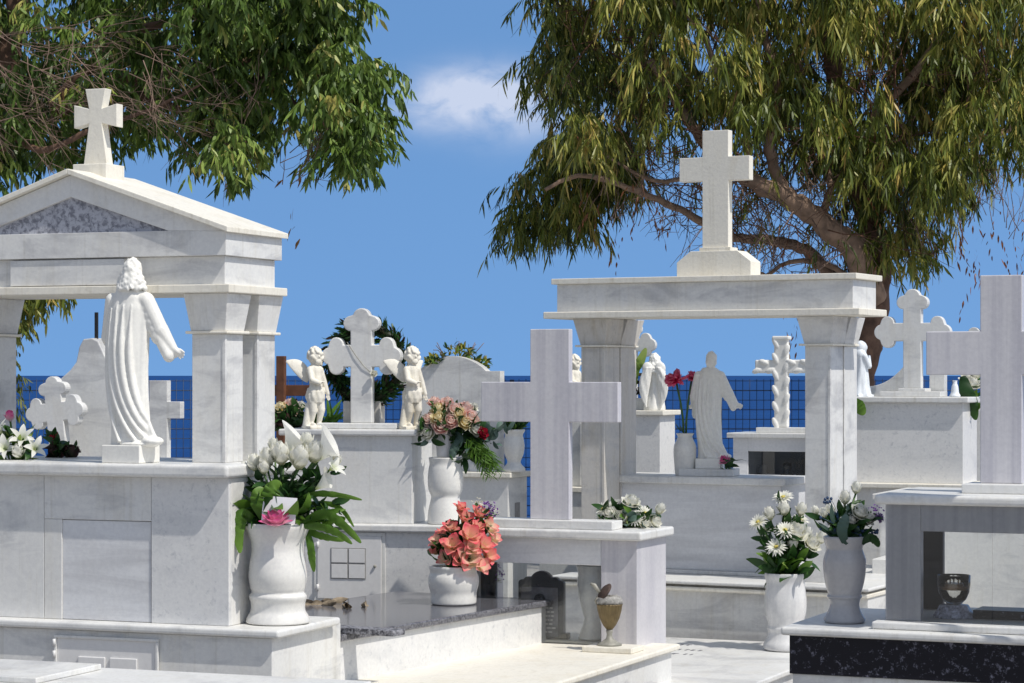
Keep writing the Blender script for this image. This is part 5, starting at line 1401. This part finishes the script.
# little jar on back right tomb, glass pot
p = F8.w(F8.X(955, .1), .1, Z8 + .0008); k = p.y / FPX
vase('candle_jar', p, k, [(5, 0), (5.5, 1), (4, 4), (3.5, 8), (3, 11), (1.8, 14), (2.5, 16)], 'bluewhite', 'tiny white lidded jar right of the trefoil cross plinth', 'jar')
p = F9.w(F9.X(787, .12), .12, F9.Z(477) + .001); k = p.y / FPX
m_ = MB(); m_.lathe([(6 * k, 0), (6.5 * k, 1 * k), (3 * k, 4 * k), (5 * k, 8 * k), (4.5 * k, 12 * k), (2 * k, 14 * k)], n=24); o = m_.build('oil_lamp', M['black']); o.location = p; tag(o, 'small black oil lamp in the dark niche under the carved cross', 'oil lamp')
for px in (762, 801):
    p = F9.w(F9.X(px, .2), .2, F9.Z(477) + .001); m_ = MB(); m_.box(-5 * k, 5 * k, 0, .02, 0, (10 if px == 762 else 18) * k, .002); m_.box(-3.8 * k, 3.8 * k, -.003, -.0005, 2 * k, (8 if px == 762 else 15) * k, 0); o = m_.build('picture_frame', M['black']); o.location = p
    tag(o, 'small black picture frame %s in the dark niche' % ('left of the oil lamp' if px == 762 else 'right of the oil lamp'), 'picture frame')
# dry leaves on granite
random.seed(21)
for i, (px, py) in enumerate(((314, 604), (322, 605), (331, 603), (342, 607), (352, 608), (361, 606))):
    m_ = MB()
    m_.petal(Vector((0, 0, .006)), Vector((1, .2, .12)).normalized(), 1.2, .09, .035, -.1, .4, .5, 6, .06, .9, .7, 5)
    m_.petal(Vector((0.01, 0.01, .004)), Vector((-.6, .5, .1)).normalized(), 1.2, .06, .03, -.1, .5, .5, 6, .06, .9, .7, 5)
    o = m_.build('dry_leaf', M['dryleaf']); o.location = ground_at(None, px, py, Z2 + .003); o.rotation_euler = (0, 0, random.uniform(0, 6))
    tag(o, 'dry curled leaf lying on the dark granite behind the round vase', 'leaf', 'dry leaves on the granite')
# the added post that shades the grey vase is built after the fence
# ------------------------------------------------------------------ trees
rng = np.random.default_rng(12)
def inpoly(p, poly):
    x, y = p; c = False; n = len(poly)
    for i in range(n):
        x1, y1 = poly[i]; x2, y2 = poly[i - 1]
        if (y1 > y) != (y2 > y) and x < (x2 - x1) * (y - y1) / (y2 - y1) + x1: c = not c
    return c
def sample(poly, n, fr, thr, sx=1, seed=0):
    """twig anchor points inside an outline, clumped by noise"""
    xs = [p[0] for p in poly]; ys = [p[1] for p in poly]; out = []; tries = 0
    while len(out) < n and tries < n * 60:
        tries += 1
        x, y = rng.uniform(min(xs), max(xs)), rng.uniform(min(ys), max(ys))
        if not inpoly((x, y), poly): continue
        w = rng.uniform(-1, 1)
        if noise.noise(Vector((x * fr, y * fr * .8, w * 1.1 + seed))) < thr: continue
        out.append((x, y, w))
    return out
def clumps(poly, n, per, rad, D, T, thr=-.3, fr=.012, seed=0):
    out = []
    for (x, y, w) in sample(poly, n, fr, thr, seed=seed):
        r_ = rad * rng.uniform(.6, 1.35); off = rng.normal(0, .12); m_ = r_ * D / FPX / T
        for _ in range(int(per * (r_ / rad) ** 1.6)):
            d = rng.normal(size=3); d = d / np.linalg.norm(d) * rng.uniform(.35, 1) ** .5
            out.append((x + d[0] * r_, y + d[1] * r_ * .85, w + d[2] * m_, off))
    return out
def leaves(name, parent, twigs, D, T, mat, tl, nl, L, W, droop, spread, varc=.0, cm=None):
    """leafy twigs: each anchor carries nl drooping leaves"""
    N = len(twigs) * nl
    base = np.zeros((N, 3)); dr = np.zeros((N, 3)); var = np.zeros(N); ln = np.zeros(N); wd = np.zeros(N)
    i = 0
    for tw_ in twigs:
        px, py, w = tw_[:3]; off_ = tw_[3] if len(tw_) > 3 else 0
        p = np.array(P(px, py, D + w * T))
        a = rng.uniform(0, 6.283); d = np.array((math.cos(a) * spread, math.sin(a) * spread, rng.uniform(-.6, .25))); d /= np.linalg.norm(d)
        tv = rng.normal(.42, .13) + off_; ll = tl * rng.uniform(.6, 1.3)
        if rng.random() < .04: tv = rng.uniform(.8, 1.0)
        q = p.copy(); st = ll / nl
        for k in range(nl):
            q = q + d * st; d = d + np.array((0, 0, -droop * st * 6)); d /= np.linalg.norm(d)
            b = rng.uniform(0, 6.283); dd = d * .5 + np.array((math.cos(b), math.sin(b), 0)) * .45 + np.array((0, 0, -droop * .55)); dd /= np.linalg.norm(dd)
            base[i] = q; dr[i] = dd; var[i] = np.clip(tv + rng.normal(0, .13), 0, 1 if rng.random() < .02 else .93); ln[i] = L * rng.uniform(.4, 1.35); wd[i] = W * rng.uniform(.7, 1.2); i += 1
    rv = rng.normal(size=(N, 3)); side = np.cross(dr, rv); side /= np.linalg.norm(side, axis=1)[:, None]
    nrm = np.cross(side, dr); S = 3
    prof = [.2, .95, .75, .05]
    V = np.zeros((N, (S + 1) * 2, 3)); pos = base.copy(); d = dr.copy(); bend = rng.uniform(-.25, .25, N)
    for k in range(S + 1):
        w = wd[:, None] * .5 * prof[k]
        V[:, 2 * k] = pos - side * w; V[:, 2 * k + 1] = pos + side * w
        d = d + np.array((0, 0, -.16 * droop)) + nrm * bend[:, None]; d /= np.linalg.norm(d, axis=1)[:, None]
        pos = pos + d * (ln[:, None] / S)
    nv = (S + 1) * 2
    F = np.array([[2 * k, 2 * k + 1, 2 * k + 3, 2 * k + 2] for k in range(S)])
    faces = (F[None] + (np.arange(N) * nv)[:, None, None]).reshape(-1, 4)
    me = bpy.data.meshes.new(name)
    me.vertices.add(N * nv); me.vertices.foreach_set('co', V.astype(np.float32).ravel())
    me.loops.add(len(faces) * 4); me.loops.foreach_set('vertex_index', faces.astype(np.int32).ravel())
    me.polygons.add(len(faces)); me.polygons.foreach_set('loop_start', np.arange(len(faces), dtype=np.int32) * 4)
    me.polygons.foreach_set('use_smooth', np.ones(len(faces), dtype=bool))
    at = me.attributes.new('leafvar', 'FLOAT', 'POINT'); at.data.foreach_set('value', np.repeat(var, nv).astype(np.float32))
    me.materials.append(M[mat]); me.update(calc_edges=True); me.validate()
    o = bpy.data.objects.new(name, me); COL.objects.link(o); o.parent = parent
    if parent: o.location = -parent.location
    return o
def limb(mb, pts, r0, r1, D, wob=.03, n=10, sub=6):
    q = [P(a, b, D + c) for a, b, c in pts]; S = []
    for i in range(len(q) - 1):
        p0, p1, p2, p3 = q[max(0, i - 1)], q[i], q[i + 1], q[min(len(q) - 1, i + 2)]
        for s in range(sub):
            t = s / sub; S.append(.5 * (2 * p1 + (p2 - p0) * t + (2 * p0 - 5 * p1 + 4 * p2 - p3) * t * t + (3 * p1 - p0 - 3 * p2 + p3) * t ** 3))
    S.append(q[-1]); m = len(S)
    rad = [(r0 + (r1 - r0) * (i / (m - 1)) ** .8) * (1 + .05 * math.sin(i * 1.3)) for i in range(m)]
    for i in range(1, m - 1): S[i] = S[i] + Vector(rng.uniform(-1, 1, 3)) * min(wob, .35 * r1 + .004)
    mb.tube(S, rad, n); return S
def twiggy(mb, poly, n, D, T, a0, a1, lmin, lmax, r, fork=3):
    for (x, y, w) in sample(poly, n, .01, -.6):
        a = R(rng.uniform(a0, a1)); L_ = rng.uniform(lmin, lmax); p = P(x, y, D + w * T)
        d = Vector((math.cos(a), rng.uniform(-.4, .4), -math.sin(a)))
        pts = [p]
        for k in range(5): d = (d + Vector(rng.uniform(-.22, .22, 3))).normalized(); pts.append(pts[-1] + d * L_ / 5)
        mb.tube(pts, [r * (1 - .16 * k) for k in range(6)], 4)
        for f_ in range(fork):
            k = int(rng.integers(1, 5)); q = pts[k]; d2 = (d + Vector(rng.uniform(-.8, .8, 3))).normalized()
            q1 = q + d2 * L_ * .25; q2 = q1 + (d2 + Vector(rng.uniform(-.4, .4, 3))).normalized() * L_ * .2; mb.tube([q, q1, q2], [r * .55, r * .42, r * .25], 3)

D = 20.0
base = P(832, 560, D); base.z = 0
tr = empty('eucalyptus_tree', base, 0, 'large eucalyptus with drooping narrow leaves and brown limbs behind the right portico', 'tree')
def lb(m, name, mat):
    o = m.build(name, M[mat], tr); o.location = -tr.location; return o
m = MB(); limb(m, [(838, 560, 0), (848, 450, 0), (859, 380, 0), (870, 330, 0), (877, 285, .05), (874, 240, .1), (850, 160, .2), (835, 70, .2), (820, -40, .3), (830, -160, .3)], .17, .06, D, .008, 14); lb(m, 'trunk', 'bark')
m = MB()
limb(m, [(872, 300, 0), (858, 255, -.1), (822, 222, -.2), (785, 197, -.3), (745, 178, -.3), (712, 150, -.3), (680, 110, -.2), (650, 60, -.2)], .13, .03, D)
limb(m, [(868, 305, 0), (838, 282, .2), (805, 250, .3), (770, 240, .3), (735, 237, .2), (700, 220, .2), (660, 200, .1), (620, 185, 0), (580, 175, 0), (545, 190, 0)], .065, .015, D)
limb(m, [(712, 150, -.3), (690, 175, -.2), (650, 180, -.1), (600, 150, 0)], .03, .01, D)
limb(m, [(785, 197, -.3), (770, 150, -.2), (778, 90, -.1), (760, 20, 0), (750, -80, 0)], .06, .02, D)
limb(m, [(862, 240, .1), (885, 200, .3), (920, 160, .3), (970, 145, .3), (1030, 120, .3)], .07, .02, D)
limb(m, [(850, 160, .2), (880, 110, 0), (925, 60, -.2), (960, 0, -.2)], .06, .02, D)
limb(m, [(745, 178, -.3), (748, 140, -.3), (725, 95, -.3), (700, 30, -.2), (640, -30, 0)], .045, .015, D)
limb(m, [(860, 290, 0), (830, 265, .1), (790, 262, .3), (765, 275, .3), (750, 262, .3), (742, 250, .3)], .03, .008, D)
limb(m, [(822, 222, -.2), (830, 180, -.2), (815, 130, -.2), (800, 60, -.2)], .04, .015, D)
lb(m, 'branches', 'limbbark')
m = MB(); twiggy(m, [(560, 20), (1000, 20), (960, 200), (860, 260), (640, 200)], 330, D + .2, 1.0, -170, 170, .3, .75, .006, 5); lb(m, 'inner_twigs', 'browntwig')
m = MB()
twiggy(m, [(690, 130), (850, 130), (860, 250), (740, 250), (690, 200)], 150, D, .6, 20, 160, .25, .6, .006)
twiggy(m, [(870, 150), (1010, 170), (1015, 240), (900, 260)], 46, D, .5, -110, -60, .25, .5, .004)
twiggy(m, [(560, 190), (720, 190), (700, 230), (600, 230)], 40, D, .4, -130, -30, .2, .5, .004)
twiggy(m, [(950, 170), (1024, 180), (1024, 230), (960, 250)], 24, D, .5, -110, -60, .3, .6, .004)
twiggy(m, [(720, 235), (860, 235), (860, 300), (760, 300)], 26, D, .5, -150, -20, .2, .4, .004)
lb(m, 'twigs', 'twig')
main = [(542, -160), (542, 35), (540, 62), (562, 84), (558, 110), (582, 132), (612, 145), (650, 130), (668, 92), (705, 88), (740, 105), (775, 110), (800, 130), (822, 150), (850, 200), (865, 235), (880, 262), (915, 270), (945, 262), (957, 220), (955, 170), (1000, 160), (1060, 165), (1060, -160)]
lobe = [(556, 100), (528, 165), (506, 205), (504, 222), (518, 238), (534, 230), (552, 240), (566, 240), (580, 210), (600, 190), (628, 180), (640, 160), (640, 130), (610, 110)]
mid = [(640, 120), (740, 110), (840, 160), (850, 230), (830, 250), (700, 190), (650, 170)]
tw = clumps(main, 310, 15, 24, D, 1.1, -.18, seed=3)
leaves('crown', tr, tw, D, 1.1, 'fol_a', .30, 15, .15, .018, .95, .8)
tw = clumps(main, 90, 14, 26, D + 1.5, .4, -.2, seed=13)
leaves('crown', tr, tw, D + 1.5, .4, 'fol_a', .30, 14, .15, .020, .95, .8)
tw = clumps(lobe, 60, 15, 17, D + 1.1, .5, -.5, seed=8)
leaves('crown', tr, tw, D + 1.1, .5, 'fol_a', .26, 14, .14, .016, 1.0, .8)
tw = sample(mid, 90, .03, -.1, seed=1)
leaves('crown', tr, tw, D, .6, 'fol_a', .26, 10, .14, .016, 1.0, .8)
# scattered hanging dry leaf sprays in the gaps
sp_ = sample([(930, 200), (1030, 190), (1030, 270), (960, 300)], 26, .05, -.3, seed=2) + sample([(585, 180), (700, 180), (690, 230), (600, 240)], 14, .05, -.3) + sample([(760, 240), (850, 240), (860, 330), (770, 340)], 16, .05, -.3) + sample([(850, 30), (940, 230), (880, 260), (830, 200)], 24, .05, -.3)
sv = rng.normal; 
o = leaves('dry_sprays', tr, sp_, D, .5, 'fol_a', .35, 6, .07, .016, 1.2, .6)
o.data.attributes['leafvar'].data.foreach_set('value', np.full(len(o.data.vertices), 1.0, dtype=np.float32))

D = 16.0
base = P(-70, 375, D + .6); base.z = 0
tr = empty('broadleaf_tree', base, 0, 'leafy tree with dense dark green crown and bare twigs behind the gabled tomb', 'tree')
m = MB(); limb(m, [(-60, 620, .6), (-66, 450, .6), (-60, 330, .6), (-45, 240, .6), (-20, 170, .6), (0, 90, .6), (20, 0, .6), (30, -120, .6)], .2, .06, D, .02, 12); lb(m, 'trunk', 'bark')
m = MB()
limb(m, [(-25, 180, .6), (40, 120, .5), (110, 85, .4), (180, 70, .3), (250, 62, .2), (320, 75, .1), (375, 100, 0)], .09, .012, D)
limb(m, [(110, 85, .4), (180, 110, .3), (230, 130, .2), (262, 160, .1)], .04, .01, D)
limb(m, [(40, 120, .5), (120, 40, .3), (200, 10, .3), (260, -40, .3)], .05, .015, D)
limb(m, [(-10, 120, .3), (40, 150, -.2), (90, 130, -.3), (150, 110, -.3), (200, 85, -.3)], .03, .008, D)
limb(m, [(250, 62, .2), (290, 100, .1), (320, 120, 0), (345, 150, 0)], .025, .008, D)
lb(m, 'branches', 'bark')
m = MB()
twiggy(m, [(-40, 30), (150, 10), (180, 110), (60, 140), (-40, 150)], 80, D - .5, .5, -20, 90, .2, .6, .0036, 5)
twiggy(m, [(100, 60), (250, 60), (240, 150), (130, 150)], 34, D - .1, .5, -60, 80, .15, .45, .0034, 4)
twiggy(m, [(275, 130), (330, 150), (310, 190), (275, 190)], 22, D, .3, -100, -30, .2, .45, .0035, 3)

lb(m, 'twigs', 'twig')
L1 = [(175, -110), (356, -110), (356, -20), (344, 35), (366, 66), (382, 74), (382, 95), (374, 118), (356, 150), (344, 155), (330, 125), (316, 112), (285, 118), (268, 138), (258, 168), (238, 180), (222, 165), (214, 120), (200, 60), (185, 20)]
L2 = [(-70, -110), (200, -110), (215, 60), (222, 150), (190, 178), (150, 150), (110, 150), (60, 155), (0, 170), (-70, 190)]
tw = clumps(L1, 130, 13, 20, D, .7, -.35, seed=4)
leaves('crown', tr, tw, D, .7, 'fol_b', .2, 15, .095, .024, .8, .9)
tw = clumps(L2, 150, 12, 18, D, .7, -.4, seed=6)
leaves('crown', tr, tw, D + .4, .7, 'fol_b', .2, 12, .095, .022, .8, .9)
LB = [(-70, -110), (340, -110), (340, 60), (330, 110), (250, 150), (190, 165), (150, 140), (60, 150), (0, 165), (-70, 190)]
tw = clumps(LB, 130, 12, 22, D + 1.6, .4, -.5, seed=16)
leaves('crown', tr, tw, D + 1.6, .4, 'fol_b', .2, 12, .10, .024, .8, .9)
L3 = [(5, 286), (66, 286), (58, 296), (30, 312), (18, 330), (5, 335)]
tw = sample(L3, 130, .03, -.5); leaves('crown', tr, tw, D - .2, .2, 'fol_a', .12, 8, .08, .018, 1.0, .7)
tw = [(11 + (y - 330) * .06 + rng.uniform(-4, 4), y, rng.uniform(-.2, .2)) for y in np.linspace(325, 412, 50)]
leaves('crown', tr, tw, D - .2, .2, 'fol_a', .08, 5, .06, .016, 1.0, .8)
tw = [(x, y, 0) for x, y in ((296, 205), (300, 225), (304, 236), (288, 180), (299, 172))]
o = leaves('dry_sprays', tr, tw, D, .2, 'fol_b', .08, 2, .07, .02, 1.0, .5)
o.data.attributes['leafvar'].data.foreach_set('value', np.full(len(o.data.vertices), 1.0, dtype=np.float32))

# ------------------------------------------------------------------ sky, sun, camera
w = bpy.data.worlds.new('World'); scene.world = w; w.use_nodes = True
N = w.node_tree.nodes; L = w.node_tree.links; bg = N['Background']
tc = N.new('ShaderNodeTexCoord')
lift = N.new('ShaderNodeVectorMath'); lift.operation = 'ADD'; lift.inputs[1].default_value = (0, 0, SKYLIFT)
nor = N.new('ShaderNodeVectorMath'); nor.operation = 'NORMALIZE'
L.new(tc.outputs['Generated'], lift.inputs[0]); L.new(lift.outputs[0], nor.inputs[0])
sky = N.new('ShaderNodeTexSky'); sky.sky_type = 'NISHITA'; sky.sun_disc = False
sky.sun_elevation = math.asin(SUN.z); sky.sun_rotation = math.atan2(SUN.x, SUN.y)
sky.air_density = 1.0; sky.dust_density = .3; sky.ozone_density = 2.0
L.new(nor.outputs[0], sky.inputs['Vector'])
tint = mixrgb(N, L, 1.0, sky.outputs[0], SKYTINT, 'MULTIPLY')
sep = N.new('ShaderNodeSeparateXYZ'); L.new(tc.outputs['Generated'], sep.inputs[0])
# the sky is whiter and hazier towards the sun's side than over the sea
bw = N.new('ShaderNodeRGBToBW'); L.new(tint, bw.inputs[0])
hz = mixrgb(N, L, 1.0, bw.outputs[0], HAZETINT, 'MULTIPLY')
hm = N.new('ShaderNodeMapRange'); hm.interpolation_type = 'SMOOTHSTEP'; hm.inputs[1].default_value = .3; hm.inputs[2].default_value = .93; hm.inputs[3].default_value = .72; hm.inputs[4].default_value = 0
L.new(sep.outputs[1], hm.inputs[0])
tint = mixrgb(N, L, hm.outputs[0], tint, hz)
def math2(op, a, b=None, c=None):
    n = N.new('ShaderNodeMath'); n.operation = op
    for i, v in enumerate((a, b, c)):
        if v is None: continue
        if hasattr(v, 'links'): L.new(v, n.inputs[i])
        else: n.inputs[i].default_value = v
    return n.outputs[0]
ymax = math2('MAXIMUM', sep.outputs[1], .05)
u = math2('DIVIDE', sep.outputs[0], ymax); v = math2('DIVIDE', sep.outputs[2], ymax)
cmb = N.new('ShaderNodeCombineXYZ'); L.new(u, cmb.inputs[0]); L.new(v, cmb.inputs[1])
mp = N.new('ShaderNodeMapping'); mp.inputs['Scale'].default_value = (46, 80, 1); L.new(cmb.outputs[0], mp.inputs[0])
cn = noise_tex(N, L, mp.outputs[0], 1.0, 10, .6, .5)
def cloud(cx_, cy_, wx, wy, amp):
    du = math2('DIVIDE', math2('SUBTRACT', u, (cx_ - CX) / FPX), wx / FPX); dv = math2('DIVIDE', math2('SUBTRACT', v, (HOR - cy_) / FPX), wy / FPX)
    r2 = math2('ADD', math2('MULTIPLY', du, du), math2('MULTIPLY', dv, dv))
    g = math2('POWER', 2.718, math2('MULTIPLY', r2, -1.0))
    return math2('MULTIPLY', g, amp)
msk = math2('ADD', cloud(478, 90, 58, 24, 1.15), cloud(515, 112, 64, 30, .8))
msk = math2('ADD', msk, cloud(438, 110, 48, 22, .6))
mr = N.new('ShaderNodeMapRange'); mr.inputs[1].default_value = .15; mr.inputs[2].default_value = .80; L.new(cn, mr.inputs[0])
msk = math2('MULTIPLY', msk, mr.outputs[0]); msk = math2('MINIMUM', msk, .78)
col = mixrgb(N, L, msk, tint, CLOUD)
L.new(col, bg.inputs['Color']); bg.inputs['Strength'].default_value = SKYSTR
sl = bpy.data.lights.new('sun', 'SUN'); sl.energy = SUNSTR; sl.angle = R(.5); sl.color = (1, .955, .88)
so = bpy.data.objects.new('sun', sl); COL.objects.link(so); so.rotation_euler = SUN.to_track_quat('Z', 'Y').to_euler(); so.location = (20, -20, 30)
cam = bpy.data.cameras.new('camera'); cam.sensor_width = 36; cam.lens = FPX * 36 / 1024; cam.clip_start = .1; cam.clip_end = 200000
cam.shift_y = -(341.5 - HOR) / 1024 * 1
co = bpy.data.objects.new('camera', cam); COL.objects.link(co); co.location = (0, 0, CAMZ); co.rotation_euler = (R(90), 0, 0)
scene.camera = co
scene.render.engine = 'CYCLES'
scene.view_settings.view_transform = 'Standard'; scene.view_settings.look = 'None'; scene.view_settings.exposure = EXPO; scene.view_settings.gamma = 1
scene.render.resolution_x = 1024; scene.render.resolution_y = 683
